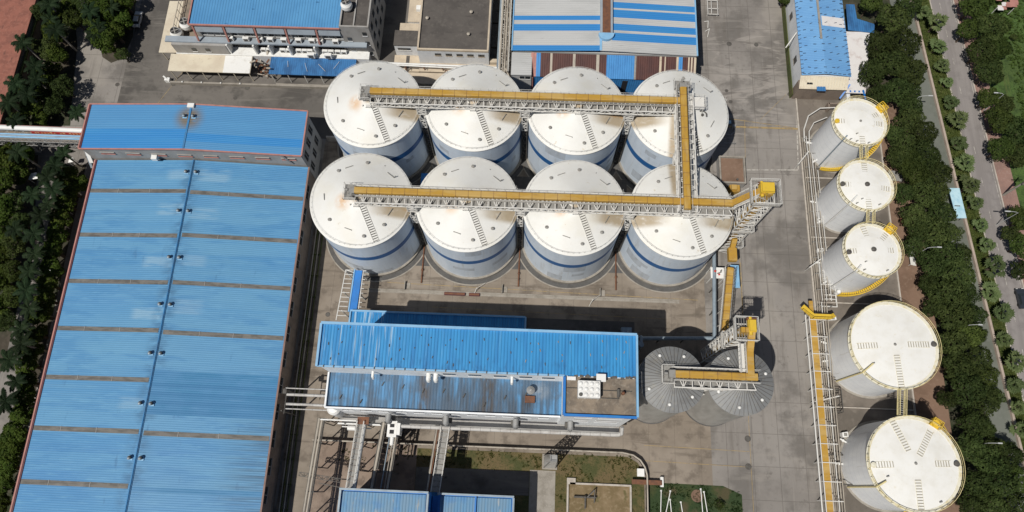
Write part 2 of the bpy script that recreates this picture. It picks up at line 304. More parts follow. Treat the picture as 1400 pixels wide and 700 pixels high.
    X['south_blue']=mat('south_shed_sheet',(.10,.25,.42),.5,0.,[nz((.9,.15,1),(.14,.25,.36),.4,.62,.9),nz((1.4,.25,1),(.34,.36,.36),.62,.72,.8,off=(3,7,0)),nz((.2,.2,1),(.06,.2,.42),.5,.65,.7)],ribs=('x',.55,.8,.35),vary=False)
    X['ne_blue']=mat('pale_blue_roof_sheet',(.16,.36,.63),.5,0.,[nz((.15,.3,1),(.13,.31,.58),.4,.65,.9),dict(kind='bands',axis='y',pitch=.9,col=(.145,.335,.6),amt=.6)],ribs=('y',.45,.4,.12),vary=False)
    X['white_roof']=mat('white_roof_sheet',(.66,.64,.63),.6,layers=[nz((.5,.5,1),(.52,.46,.44),.5,.7,.8)])
    X['cyan_roof']=mat('cyan_shelter_roof',(.46,.66,.74),.5,layers=[nz(.8,(.28,.5,.62),.4,.7,.8)])
    X['red_roof']=mat('red_membrane_roof',(.27,.105,.075),.85,layers=[nz(.5,(.19,.075,.055),.4,.65,.9),nz(1.6,(.33,.15,.11),.5,.7,.6),dict(kind='noise',sc=(.6,.25,1),lo=.58,hi=.7,col=(.10,.05,.04),amt=.8)],bump=(2,.2))
    X['blue_plain']=mat('bright_blue_sheet',(.028,.19,.56),.5,layers=[nz(.5,(.035,.16,.42),.4,.7,.7)])
    X['banner']=mat('red_banner',(.52,.035,.02),.6,layers=[nz(1,(.42,.03,.02),.4,.7,.6)])
    X['banner_mark']=mat('banner_lettering',(.72,.55,.25),.6)
    X['car_white']=mat('white_car_paint',(.62,.63,.64),.25,spec=.6); X['car_dark']=mat('dark_car_paint',(.03,.035,.045),.25,spec=.6); X['rubber']=mat('tyre_rubber',(.02,.02,.02),.8)
    # ground
    X['shade_toned_soil']=mat('shade_toned_ground',(.050,.042,.030),.95,layers=[nz(.05,(.022,.033,.012),.4,.6,.9),nz(.8,(.08,.065,.05),.4,.7,.7)],bump=(2,.3))  # soil colour darkened to include the shade under trees
    X['yard']=mat('yard_concrete',(.198,.182,.167),.88,layers=[nz(.035,(.252,.234,.215),.40,.60,1.),nz(.10,(.140,.129,.118),.46,.60,.9,detail=6),nz((.5,.06,1),(.135,.121,.107),.54,.70,.6),nz((.9,.05,1),(.27,.25,.225),.60,.74,.45),
        nz((.09,.5,1),(.265,.243,.217),.54,.72,.5),nz(1.1,(.14,.125,.11),.55,.75,.55,detail=8),nz(.33,(.095,.085,.076),.62,.72,.6,detail=7),nz(.045,(.30,.275,.245),.55,.63,.55,off=(20,7,0)),nz((.4,.02,1),(.11,.10,.09),.60,.70,.55,off=(3,0,0)),
        nz((.05,.20,1),(.30,.275,.25),.5,.62,.75,dist=2.6,mask=(('x',51,13,6),('y',94,24,10))),nz((.07,.34,1),(.10,.09,.082),.58,.66,.6,dist=3.,off=(9,3,0),mask=(('x',50,12,5),('y',94,20,8))),
        dict(kind='joint',grid=(('x',5.2),('y',6.4)),w=.06,col=(.095,.085,.075),amt=.55)],bump=(1.5,.15))
    X['yard_dark']=mat('yard_asphalt',(.115,.106,.096),.88,layers=[nz(.05,(.155,.142,.128),.40,.60,1.),nz(.14,(.075,.069,.063),.46,.62,.9,detail=6),nz((.05,.4,1),(.165,.152,.136),.5,.66,.8,dist=1.2),nz(1.1,(.075,.068,.063),.55,.75,.5,detail=8),nz(.4,(.052,.048,.045),.64,.74,.7,detail=7)],bump=(1.5,.15))
    X['rack_tan']=mat('reddish_concrete',(.22,.165,.13),.9,layers=[nz(.1,(.27,.21,.165),.42,.60,1.),nz(.35,(.14,.105,.083),.48,.66,.85,detail=6),nz(1.5,(.3,.25,.2),.56,.75,.5)],bump=(1.5,.15))
    X['yard_tan']=mat('tan_concrete',(.205,.172,.138),.9,layers=[nz(.07,(.26,.222,.182),.42,.60,1.),nz(.3,(.135,.112,.09),.48,.66,.85,detail=6),nz((.05,.6,1),(.115,.094,.075),.58,.7,.7),nz(1.5,(.29,.245,.195),.55,.75,.5),nz((.12,.9,1),(.12,.10,.08),.58,.74,.6),
        dict(kind='joint',grid=(('x',5.2),),w=.04,col=(.10,.085,.07),amt=.5)],bump=(1.5,.15))
    X['compound']=mat('bund_floor_concrete',(.165,.142,.12),.9,layers=[nz(.09,(.115,.10,.084),.42,.6,1.),nz(.35,(.215,.188,.16),.5,.7,.7,detail=6),nz(1.2,(.09,.078,.066),.56,.75,.6)],bump=(1.5,.15))
    X['apron']=mat('silo_apron_asphalt',(.10,.098,.095),.85,layers=[nz(.4,(.075,.072,.07),.4,.65,.9),nz(2,(.125,.12,.115),.5,.7,.5)])
    X['dirt']=mat('brown_dirt',(.20,.128,.09),.95,layers=[nz(.25,(.15,.095,.065),.4,.65,.9),nz(1.2,(.24,.165,.12),.5,.72,.6)],bump=(2,.2))
    X['perim']=mat('perimeter_pavement',(.145,.155,.135),.9,layers=[nz(.2,(.115,.125,.105),.4,.65,.9),nz(1.3,(.17,.178,.16),.5,.72,.5)])
    X['road']=mat('road_asphalt',(.205,.187,.180),.88,layers=[nz((.5,.03,1),(.255,.235,.226),.4,.65,.9),nz(.3,(.165,.15,.145),.5,.7,.6),nz(1.6,(.235,.216,.208),.55,.75,.5)],bump=(2,.1))
    X['paver']=mat('red_pavers',(.27,.165,.135),.9,layers=[nz(.3,(.21,.135,.115),.4,.65,.9),nz(2,(.32,.22,.19),.5,.7,.6)])
    X['paint']=mat('road_paint',(.45,.43,.39),.8,layers=[nz(1.5,(.22,.2,.18),.42,.6,.9)])
    X['pit']=mat('sandy_pit_ground',(.205,.15,.085),.95,layers=[nz(.3,(.15,.11,.055),.42,.6,.9),nz(1.5,(.26,.2,.125),.5,.7,.7),nz(.5,(.09,.085,.03),.56,.66,.8)],bump=(3,.4,.1))
    X['paint_y']=mat('worn_yellow_paint',(.33,.24,.11),.8,layers=[nz(1.2,(.19,.16,.12),.42,.66,.9)])
    X['kerb']=mat('kerb_stone',(.46,.42,.37),.85,layers=[nz(1,(.34,.3,.26),.4,.7,.8)])
    X['wall_beige']=mat('beige_coping',(.40,.33,.28),.85,layers=[nz(.6,(.31,.25,.21),.4,.7,.8)])
    X['lawn']=mat('mown_grass',(.095,.080,.032),.95,layers=[nz((.09,.14,1),(.135,.098,.048),.44,.56,.9,off=(5,1,0)),nz(.16,(.058,.066,.022),.46,.6,.9),nz(.6,(.125,.098,.042),.44,.64,.85,detail=6),nz(3.,(.04,.05,.014),.48,.7,.8),nz(.28,(.15,.11,.06),.6,.72,.7)],bump=(5,.8,.15))
    X['lawn_dark']=mat('dark_lawn',(.030,.052,.018),.95,layers=[nz(.3,(.050,.062,.021),.45,.62,.9),nz(3.,(.018,.030,.011),.48,.7,.8),nz(.2,(.085,.068,.036),.52,.64,.8)],bump=(5,.8,.15))
    X['field']=mat('field_grass',(.066,.118,.026),.95,layers=[nz(.12,(.06,.095,.024),.42,.62,.9),nz(.6,(.03,.055,.014),.45,.68,.8,detail=7),nz(2.5,(.022,.045,.011),.48,.7,.8),nz((.5,.05,1),(.085,.11,.03),.6,.7,.6)],bump=(3,.9,.25))
    X['verge']=mat('verge_hedge',(.085,.095,.028),.95,layers=[nz((1.2,.35,1),(.055,.075,.020),.42,.62,.9),nz(2.8,(.085,.10,.03),.5,.7,.7),nz(.25,(.13,.085,.05),.62,.72,.6)],bump=(4,1.,.25))
dflt()
# ================================================================== SETTING: ground sheets
def sheet(name, pts, z, m, kind='structure'):
    b=MB(); b.poly([(x,y,z) for x,y in pts]); return struct(name,b,m,kind)
def rect(x0,x1,y0,y1): return [(x0,y0),(x1,y0),(x1,y1),(x0,y1)]
def strip(f0,f1,y0=-60,y1=200,n=13):
    ys=[y0+(y1-y0)*i/n for i in range(n+1)]
    return [(f0(y),y) for y in ys]+[(f1(y),y) for y in ys[::-1]]
sheet('ground',rect(-900,900,-900,900),-.06,X['shade_toned_soil'])
sheet('yard',rect(-122,61.6,-40,150),0,X['yard'])
sheet('loading_yard_pavement',rect(-98,-36,75.5,150),.008,X['yard_dark'])
sheet('concrete_pavement',rect(-47.5,38.5,-6,90.5),.004,X['yard_tan'])
sheet('alley_pavement',rect(-37,-3,90.9,150),.012,X['yard_dark'])
sheet('bund_floor',rect(61.9,80,-40,91),.008,X['compound'])
sheet('dirt_strip',rect(80.2,87,-40,92),.004,X['dirt'])
sheet('perimeter_road',strip(lambda y:road_x(y,-5.2),lambda y:road_x(y,-.25)),.004,X['perim'])
sheet('verge_ground',strip(lambda y:road_x(y,.2),lambda y:verge_x(y)-.2),.004,X['verge'])
sheet('main_road',strip(verge_x,lambda y:verge_x(y)+5.5),.004,X['road'])
sheet('pavement',strip(lambda y:verge_x(y)+5.75,lambda y:verge_x(y)+9.2),.12,X['paver'])
b=MB()
for f0,f1 in ((lambda y:verge_x(y)-.2,lambda y:verge_x(y)),(lambda y:verge_x(y)+5.5,lambda y:verge_x(y)+5.75)):
    for i in range(26):
        y=-60+10*i; b.prism([(f0(y),y),(f1(y),y),(f1(y+9.97),y+9.97),(f0(y+9.97),y+9.97)],-.05,.13)
struct('road_kerb',b,X['kerb'])
b=MB()
for i in range(60):
    y=-40+i*3.9; x=verge_x(y)+2.2
    if i%2==0: b.poly([(x-.06,y,.010),(x+.06,y,.010),(x-.05,y+2.,.010),(x-.17,y+2.,.010)])
for o in (5.15,):
    b.poly([(verge_x(-50)+o-.05,-50,.010),(verge_x(-50)+o+.05,-50,.010),(verge_x(180)+o+.05,180,.010),(verge_x(180)+o-.05,180,.010)])
struct('road_markings',b,X['paint'])
sheet('grass_field',strip(lambda y:verge_x(y)+9.2,lambda y:verge_x(y)+200),.004,X['field'])
# painted lines and worn yellow edging in the yard
b=MB()
def line(p,q,w,z=.016): 
    p=Vector((*p,z)); q=Vector((*q,z)); d=(q-p).normalized(); n=Vector((-d.y,d.x,0))*(w/2)
    b.poly([p-n,q-n,q+n,p+n])
line((62,92),(61.6,83),.22); line((61.5,82.9),(60.9,71.7),.24); line((60.9,71.6),(49.2,71.2),.22)
struct('yard_markings',b,X['paint'])
b=MB()
for p,q,w in (((45.5,84.2),(61.2,82.2),.16),((46.5,70),(46.2,-8),.10),((49.,72),(49.5,84),.1),((53.,84),(59.6,91),.08),((25,9.6),(46,9.2),.1),((25,6.6),(46,6.2),.1),((46.6,49),(46.4,36),.14),((-30,41.6),(37,40.2),.12),((-20,36.5),(30,35.8),.1),((-90,80),(-84,92),.1)):
    line(p,q,w)
struct('yellow_yard_lines',b,X['paint_y'])
# lawns
def rr(pts,z,name,m): return sheet(name,pts,z,m)
sheet('shade_toned_bed',[at(x,y,0)[:2] for x,y in ((-60,-60),(92,-60),(106,60),(100,120),(96,172),(-60,172))],.012,X['shade_toned_soil'])  # this and the next three beds: tree shade painted as dark ground
sheet('shade_toned_island',[at(x,y,0)[:2] for x,y in ((128,-60),(190,-60),(182,50),(168,80),(152,86),(140,78),(132,40))],.014,X['shade_toned_soil'])
sheet('shade_toned_hedge_bed',[at(x,y,0)[:2] for x,y in ((78,225),(118,225),(8,720),(-30,720),(35,500),(62,330))],.010,X['shade_toned_soil'])
sheet('shade_toned_grove_bed',[at(x,y,0)[:2] for x,y in ((-60,212),(52,212),(46,330),(10,480),(-60,700))],.010,X['shade_toned_soil'])
rr([(-36,-8),(-36,7.2),(21.6,7.2),(23.6,6.2),(24.9,4.4),(25.,-8)],.016,'lawn',X['lawn'])
rr([(25.7,-20),(25.7,2.5),(40.5,2.4),(44.1,.9),(44.1,-20)],.016,'dark_lawn_ground',X['lawn_dark'])
sheet('concrete_path',rect(2.2,7.3,-20,3.9),.024,X['concrete'])
sheet('rack_pavement',rect(-41,-20.6,-20,8.6),.022,X['rack_tan'])
# silo aprons: dark asphalt rings with a pale kerb
GX,GY,DX,DY,SX=-33.039,53.196,20.9926,21.406,.155
b=MB(); kb=MB()
for i in range(4):
    for j in range(2):
        cx,cy=GX+i*DX+j*SX,GY+j*DY; n=72; ring=[]
        for k in range(n+1):
            t=2*PI*k/n; ro=11.42
            c,s=math.cos(t),math.sin(t)
            if abs(c)>1e-6 and ((c<0 and i>0) or (c>0 and i<3)): ro=min(ro,DX/2/abs(c))
            if abs(s)>1e-6 and ((s<0 and j>0) or (s>0 and j<1)): ro=min(ro,DY/2/abs(s))
            ring.append((t,ro,c,s))
        for (t0,r0,c0,s0),(t1,r1,c1,s1) in zip(ring,ring[1:]):
            b.poly([(cx+10.43*c0,cy+10.43*s0,.05),(cx+r0*c0,cy+r0*s0,.05),(cx+r1*c1,cy+r1*s1,.05),(cx+10.43*c1,cy+10.43*s1,.05)])
            if r0>11.41 and r1>11.41:
                kb.prism([(cx+11.42*c0,cy+11.42*s0),(cx+11.68*c0,cy+11.68*s0),(cx+11.68*c1,cy+11.68*s1),(cx+11.42*c1,cy+11.42*s1)],0,.11)
for i in range(3):
    cx=GX+(i+.5)*DX
    b.poly([(cx-3.4,GY-7.6,.044),(cx+3.4,GY-7.6,.044),(cx+3.4,GY-5.2,.044),(cx-3.4,GY-5.2,.044)])
struct('silo_apron',b,X['apron']); struct('apron_kerb',kb,X['concrete'])
b=MB(); b.box(-34,33,39.85,40.1,0,.18); b.box(-34,33,39.3,39.85,.0,.02); struct('drain_kerb',b,X['concrete'])
b=MB(); b.box(61.6,61.9,-40,91,0,.35); b.box(79.9,80.2,-40,85,0,.4); b.box(62.2,79.8,69.6,69.8,0,.3); b.box(62.2,79.8,55.3,55.5,0,.3); b.box(62.2,79.8,40.6,40.8,0,.3); b.box(62.2,79.8,18.6,18.8,0,.3)
bund=b.build('bund_wall',X['kerb'],loc=(61.75,30,0)); tag(bund,'low pale concrete bund wall around the row of five storage tanks','bund wall')
MANH=[(47.0,104.4,.5),(53.5,104.4,.4),(60.5,91.1,.45),(45.7,91.5,.3),(46.5,88.6,.35),(45.9,11.7,.5),(45.7,6.3,.5),(-42.0,34.0,.4),(-85.6,88.6,.4),(-67.8,88.2,.5),(-70.2,85.4,.35),(-99,88,.4)]
mdesc=['on the wide yard beside the striped warehouse','on the yard between striped warehouse and pale blue roof','at the corner of the pale blue roofed building','beside the silo nearest the open yard, further from the drain line','beside the silo nearest the open yard, nearer the drain line','on the yard below the two grey bins, upper of two','on the yard below the two grey bins, by the dark lawn','between the long blue roof and mill','on the dark yard just above the headhouse','on the dark yard below the cream canopy, larger','on the dark yard nearest the headhouse','on the tree lined road beside the palms']
for (x,y,r),d in zip(MANH,mdesc):
    b=MB(); b.lathe(x,y,[(r+.12,.018),(r+.12,.035),(r,.035)],20,0); b.lathe(x,y,[(r,.03),(0,.034)],20,1)
    tag(b.build('manhole_cover',[X['flat_dark'],X['dark_steel']],loc=(x,y,0)),'dark round manhole cover '+d,'manhole cover','manhole covers in the yard')
b=MB(); b.box(45.6,62.,81.9,82.25,.012,.07); b.box(45.6,62.,81.82,81.9,.012,.05); tag(b.build('drain_channel',X['paint_y'],loc=(53,82,0)),'narrow rusty drain channel across the yard beside the end silo','drain')
# ================================================================== GRAIN SILOS
R=10.0; ZE=18.4
def silo_wall_mesh(seed):
    q=random.Random(seed); zs=[.8,2.6,4.1,5.6,7.2,8.7,10.3,12.2,13.7,15.2,16.8,18.4]
    patch={}
    for _ in range(5):
        k=q.randrange(0,5) if q.random()<.75 else q.randrange(7,10); i0=q.randrange(50,94); wd=q.randrange(2,8)
        for kk in range(k,k+q.randrange(1,3)):
            for i in range(i0,i0+wd): patch[(kk,i%96)]=1
    b=MB(); mf=lambda k,i: 1 if k==6 else (2 if (k,i) in patch else 0)
    b.lathe(0,0,[(R,z) for z in zs],96,mf=mf)
    return b
def make_silo(loc,label,group):
    t=thing('grain_silo',label,'silo',(0,0,0),group)
    silo_wall_mesh(1).build('wall',[X['silo_wall'],X['silo_blue'],X['silo_patch']],t)
    b=MB(); b.lathe(0,0,[(10.43,0.),(10.43,.8),(9.9,.8)],72); b.build('plinth',X['concrete'],t)
    b=MB(); b.lathe(0,0,[(10.0,18.3),(10.14,18.3),(10.14,18.48),(7.,19.87),(4.,21.22),(.95,22.6),(.95,22.8),(0,22.85)],96)
    b.build('roof',X['silo_roof'],t)
    b=MB(); n=56; pts=[(9.72*math.cos(2*PI*k/n),9.72*math.sin(2*PI*k/n),18.6) for k in range(n)]; b.rail(pts,.8,9,.035,0,True)
    b.build('eave_handrail',X['white_steel'],t)
    # stepped roof ladder, two rows of treads down the slope
    zc=lambda r: 18.5+(10.05-r)*.452
    b=MB(); a=math.radians(-65.5); d=Vector((math.cos(a),math.sin(a),0)); nv=Vector((-d.y,d.x,0))
    for k in range(19):
        r=1.7+k*.43; c=d*r+Vector((0,0,zc(r)+.12)); 
        b.beam(c-nv*.5,c+nv*.5,.15,.06)
    for o in (-.55,.55): b.beam(d*1.5+nv*o+Vector((0,0,zc(1.5)+.07)),d*9.7+nv*o+Vector((0,0,zc(9.7)+.07)),.05,.1,1)
    b.build('roof_ladder',[X['dark_steel'],X['white_steel']],t)
    # lifting bars, breather vents, inspection hatch
    for (x,y),ang,L in (((-2.7,6.2),22,1.5),((5.6,4.9),-38,1.7),((-6.9,-.3),100,1.3),((-1.5,-6.8),-18,1.4),((6.3,-3.),62,1.6),((0.,-2.8),8,.9),((4.2,7.),70,.1)):
        r=math.hypot(x,y); z=zc(r); c=Vector((x,y,z+.2)); d=Vector((math.cos(math.radians(ang)),math.sin(math.radians(ang)),0))*(L/2)
        b=MB(); b.tube(c-d,c+d,.07,6); b.beam(c-d,c-d-Vector((0,0,.3)),.07); b.beam(c+d,c+d-Vector((0,0,.3)),.07)
        if ang==-38: b.tube(c+d,c+d+Vector((.45,.35,0)),.09,6)
        b.build('lifting_bar',X['grating'],t)
    for x,y in ((.8,7.3),(-4.7,5.3),(-5.3,-5.),(5.3,-5.6),(1.6,-8.)):
        r=math.hypot(x,y); z=zc(r); b=MB(); b.tube((x,y,z-.1),(x,y,z+.35),.2,10); b.lathe(x,y,[(.34,z+.3),(.34,z+.38),(0,z+.5)],12); b.build('breather_vent',X['grating'],t)
    x,y=4.3,-1.7; z=zc(math.hypot(x,y)); b=MB(); b.path([(x-.8,y+.7,z+.35),(x,y+.75,z+.5),(x+.5,y+.2,z+.5),(x+.55,y-.4,z+.3)],.13,8); b.tube((x-.25,y,z-.1),(x-.25,y,z+.4),.28,12); b.build('inspection_hatch',X['dark_steel'],t)
    # wall ladder with cage on the shaded side
    b=MB(); a=math.radians(20); c=Vector((math.cos(a),math.sin(a),0)); nn=Vector((-c.y,c.x,0))
    for o in (-.3,.3): b.beam(c*10.3+nn*o+Vector((0,0,.9)),c*10.3+nn*o+Vector((0,0,19.2)),.06)
    for k in range(45): b.beam(c*10.3-nn*.3+Vector((0,0,1+k*.4)),c*10.3+nn*.3+Vector((0,0,1+k*.4)),.04)
    b.build('wall_ladder',X['white_steel'],t)
    return t
ordn=['first','second','third','fourth','fifth','sixth','seventh','eighth','ninth','tenth']
cnt_from=['end beside the long blue roof','second along from the long blue roof','third along from the long blue roof','end beside the open concrete yard']
sl={}
s0=make_silo(None,'white silo','white grain silos in two rows')
for j in range(2):
    for i in range(4):
        lb='white blue-striped silo, '+('back' if j else 'front')+' row, '+cnt_from[i]
        loc=(GX+i*DX+j*SX,GY+j*DY,0)
        if i==0 and j==0: o=s0; o.location=loc; o['label']=lb
        else:
            o=copy_tree(s0,loc,lb)
            w=[c for c in COL.objects if c.parent==o and c.name.startswith('wall') and 'ladder' not in c.name][0]
            v=silo_wall_mesh(7*i+31*j+3).build('tmp_wall',[X['silo_wall'],X['silo_blue'],X['silo_patch']]); w.data=v.data; bpy.data.objects.remove(v)
        rm=X['silo_roof_end'] if i==0 else (X['silo_roof_cross'] if (i,j)==(3,1) else X['silo_roof_cross_front'] if (i,j)==(3,0) else None)
        if rm:
            rr0=[c for c in COL.objects if c.parent==o and c.name.split('.')[0]=='roof'][0]; rr0.data=rr0.data.copy(); rr0.data.materials[0]=rm
        sl[(i,j)]=o
# ================================================================== CONVEYOR GALLERIES over the silos
def gallery(label,x0,x1,zt,loc,rot,legs=(),chutes=(),group=None,drive=(0,),name='conveyor_gallery',mats=None,south=True):
    """runs along local x; zt is the top of its yellow cover"""
    t=thing(name,label,'conveyor',(0,0,0),group)
    b=MB(); zb=zt-.85
    sec=[(-.62,zb),(.62,zb),(.62,zt-.12),(.45,zt),(-.45,zt),(-.62,zt-.12)]
    n=len(sec)
    for i in range(n):
        (ya,za),(yb,zb_)=sec[i],sec[(i+1)%n]; b.poly([(x0,ya,za),(x1,ya,za),(x1,yb,zb_),(x0,yb,zb_)])
    b.poly([(x0,y,z) for y,z in sec][::-1]); b.poly([(x1,y,z) for y,z in sec])
    k=x0+2.4
    while k<x1-1: b.box(k-.03,k+.03,-.64,.64,zb+.05,zt+.012,1); k+=2.4
    b.build('cover',[X['yellow'],X['rust']],t)
    b=MB(); b.lattice((x0,-.35,zt-2.75),(x1,-.35,zt-2.75),3.5,1.3,1.6,.2,0,'LRT'); b.build('truss',X['white_steel'],t)
    b=MB(); b.box(x0,x1,-1.5,.9,zt-2.62,zt-2.5); b.build('truss_shade_plate',X['grating'],t)  # added plate, its grey stands in for the shade inside the truss
    b=MB(); b.box(x0-.6,x1+.6,-1.0,-.66,zt-1.3,zt-1.24); b.box(x0-.6,x1+.6,.84,1.3,zt-1.44,zt-1.38); b.build('walkway',X['grating'],t)
    b=MB(); b.rail([(x0-.6,-1.0,zt-1.3),(x1+.6,-1.0,zt-1.3)],.9,2.4,.045); b.rail([(x0-.6,1.28,zt-1.38),(x1+.6,1.28,zt-1.38)],1.05,1.6,.05); b.build('handrail',X['white_steel'],t)
    for a,z0,w in legs:
        b=MB(); b.lattice((a,-1.9 if z0==0 else -.35,z0),(a,-1.9 if z0==0 else -.35,14.5 if z0==0 else zt-2.75),1.05 if z0==0 else w,1.1 if z0==0 else 2.6,1.5,.17,1 if z0==0 else 0)  # lower lattice coloured dark to paint in the shade of the silo gap
        if z0==0: b.lattice((a,-1.9,14.5),(a,-1.9,18.9),1.05,1.1,1.4,.2)
        if z0==0: b.lattice((a,-.35,18.9),(a,-.35,zt-2.75),1.7,3.0,1.05,.2)
        for sx in (-1,1):
            for sy in (-1.2,.6): b.beam((a+sx*.43,sy*1.25,zt-5.2),(a+sx*2.5,sy*1.25,zt-2.75),.15); b.beam((a+sx*1.4,sy*1.25,zt-4.1),(a+sx*.85,sy*1.25,zt-3.2),.11)
        b.build('support_tower',[X['white_steel'],X['dark_steel']],t)
    for a in chutes:
        b=MB(); b.tube((a-.1,0,22.5),(a-.1,0,zt-1.0),.28,10); b.beam((a-1.1,-2.05,21.6),(a-1.1,-2.0,zt-2.6),.18); b.beam((a+.9,-2.05,21.6),(a+.9,-2.0,zt-2.6),.18); b.box(a-.4,a+.6,-2.4,-1.9,21.5,22.3)
        b.build('spout',X['white_steel'],t)
    for e in drive:
        sgn=-1 if e==0 else 1; xe=x0 if e==0 else x1
        b=MB(); b.box(min(xe,xe+sgn*1.1),max(xe,xe+sgn*1.1),-.7,.7,zt-1.2,zt-.15); b.tube((xe+sgn*.6,-1.3,zt-.6),(xe+sgn*.6,-.4,zt-.6),.35,12); b.tube((xe+sgn*1.3,.1,zt-.5),(xe+sgn*1.9,.1,zt-.5),.28,10)
        b.box(min(xe,xe+sgn*2.2),max(xe,xe+sgn*2.2),-1.6,1.6,zt-1.5,zt-1.44); b.build('drive_unit',X['grating'],t)
        b=MB(); xx=xe+sgn*2.2; b.rail([(xe,-1.6,zt-1.44),(xx,-1.6,zt-1.44),(xx,1.6,zt-1.44),(xe,1.6,zt-1.44)],1.05,1.1,.06); b.build('drive_platform_rail',X['white_steel'],t)
    t.location=loc; t.rotation_euler=(0,0,rot); return t
gg='yellow conveyor galleries above the silos'
lo=[-22.54,-1.55,19.44]
gallery('long yellow covered conveyor gallery along the front row of silos',-33.0,38.3,24.8,(0,GY-.5,0),0,[(x,0,2.3) for x in lo]+[(36.6,8,1.8)],[GX+i*DX for i in range(4)],gg)
gallery('long yellow covered conveyor gallery along the back row of silos',-32.2,29.0,24.8,(0,GY+DY-.5,0),0,[(x+SX,0,2.3) for x in lo],[GX+i*DX+SX for i in range(3)],gg,(0,))
g3=gallery('short yellow covered conveyor crossing over from the back silo row to the front row',-1.9,23.8,25.45,(29.6,GY-.4,0),PI/2,[(10.7,0,2.0)],(),gg,(1,))
b=MB(); b.box(30.9,34.2,GY+DY-1.4,GY+DY+1.3,22.85,22.92); b.rail([(30.9,GY+DY-1.4,22.9),(34.2,GY+DY-1.4,22.9),(34.2,GY+DY+1.3,22.9),(30.9,GY+DY+1.3,22.9)],1.05,1.,.07); 
for q in ((31.2,-1.2),(34.,-1.2),(34.,1.1),(31.2,1.1)): b.beam((q[0],GY+DY+q[1],20.),(q[0],GY+DY+q[1],22.9),.14)
b.beam((31,GY+DY-1.2,22.3),(33.5,GY+DY+1.1,23.2),.12); b.beam((31,GY+DY+1.1,22.3),(33.5,GY+DY-1.2,22.3),.12)
tag(b.build('maintenance_platform',X['white_steel'],loc=(32.5,GY+DY,20)),'small white railed platform at the gallery end on the back corner silo','platform')
# bucket elevator tower of the silos
def elevator(label,cx,cy,h,w,loc_plats,head,casing=((-.6,0),(.6,0)),head_box=None,group=None):
    t=thing('elevator_tower',label,'elevator tower',(cx,cy,0),group)
    b=MB(); n=max(6,round(h/2.0)); hw=w/2
    for sx in (-1,1):
        for sy in (-1,1): b.beam((cx+sx*hw,cy+sy*hw,0),(cx+sx*hw,cy+sy*hw,h),.2)
    for i in range(n):
        z0,z1=h*i/n,h*(i+1)/n; e=1 if i%2 else -1
        for s in (-1,1):
            b.beam((cx-hw,cy+s*hw,z1),(cx+hw,cy+s*hw,z1),.13); b.beam((cx+s*hw,cy-hw,z1),(cx+s*hw,cy+hw,z1),.13)
            b.beam((cx-e*hw,cy+s*hw,z0),(cx+e*hw,cy+s*hw,z1),.12); b.beam((cx+s*hw,cy-e*hw,z0),(cx+s*hw,cy+e*hw,z1),.12)
        # stair flights inside
        b.beam((cx-hw*.8*e,cy-hw*.2,z0),(cx+hw*.8*e,cy-hw*.2,z1),.4,.08)
    b.build('lattice_frame',X['white_steel'],t)
    for dx,dy in casing:
        b=MB(); b.box(cx+dx-.35,cx+dx+.35,cy+dy-.45,cy+dy+.45,0.2,h+1.2); b.build('casing',X['yellow'],t)
    for z,ex,ey,ox,oy in loc_plats:
        b=MB(); X0,X1,Y0,Y1=cx+ox-ex,cx+ox+ex,cy+oy-ey,cy+oy+ey
        for k in range(int(ex*2/.45)+1): b.beam((X0+k*.45,Y0,z),(X0+k*.45,Y1,z),.1,.05)
        for yy in (Y0,Y1): b.beam((X0,yy,z),(X1,yy,z),.18)
        for xx in (X0,X1): b.beam((xx,Y0,z),(xx,Y1,z),.18)
        b.build('platform',X['grating'],t)
        b=MB(); b.rail([(X0,Y0,z),(X1,Y0,z),(X1,Y1,z),(X0,Y1,z)],1.1,1.0,.09,0,True); b.build('platform_rail',X['white_steel'],t)
    b=MB(); x0,x1,y0,y1,z0,z1=head
    b.box(x0,x1,y0,y1,z0,z1-.4); b.prism([(x0+.1,y0+.1),(x1-.1,y0+.1),(x1-.1,y1-.1),(x0+.1,y1-.1)],z1-.4,z1); b.tube((x0+.4,y0-.5,z0+.7),(x0+.4,y1+.5,z0+.7),.32,12); b.box(x0-.2,x1+.2,y1-.02,y1+.4,z0+.2,z0+.9,1)
    b.build('head',[X['yellow_clean'],X['rust']],t)
    return t
et=elevator('tall white lattice elevator tower with yellow head beside the end silo',42.6,52.6,29.2,3.3,[(29.2,2.6,2.4,0,.2),(14.,2.4,2.0,0,0),(6.,2.8,2.2,-.2,-.3)],(41.5,43.9,52.3,54.2,29.3,31.2))
b=MB()
b.beam((42.2,53.1,30.0),(38.4,52.7,24.5),1.1,1.)
b.build('discharge_spout',X['yellow'],et)
b=MB()
for s in (-1.05,1.05): b.rail([(38.3,52.9+s,23.9),(41.3,53.2+s,29.2)],1.1,1.1,.09)
b.beam((38.4,52.1,23.2),(41.4,52.1,29.1),.4,.08); b.build('stair',X['white_steel'],et)
b=MB(); b.box(41.6,43.3,46.6,49.4,7.4,8.6); b.beam((42.4,49,8),(42.6,51,10),1.,.9); b.build('inlet_hopper',X['yellow'],et)
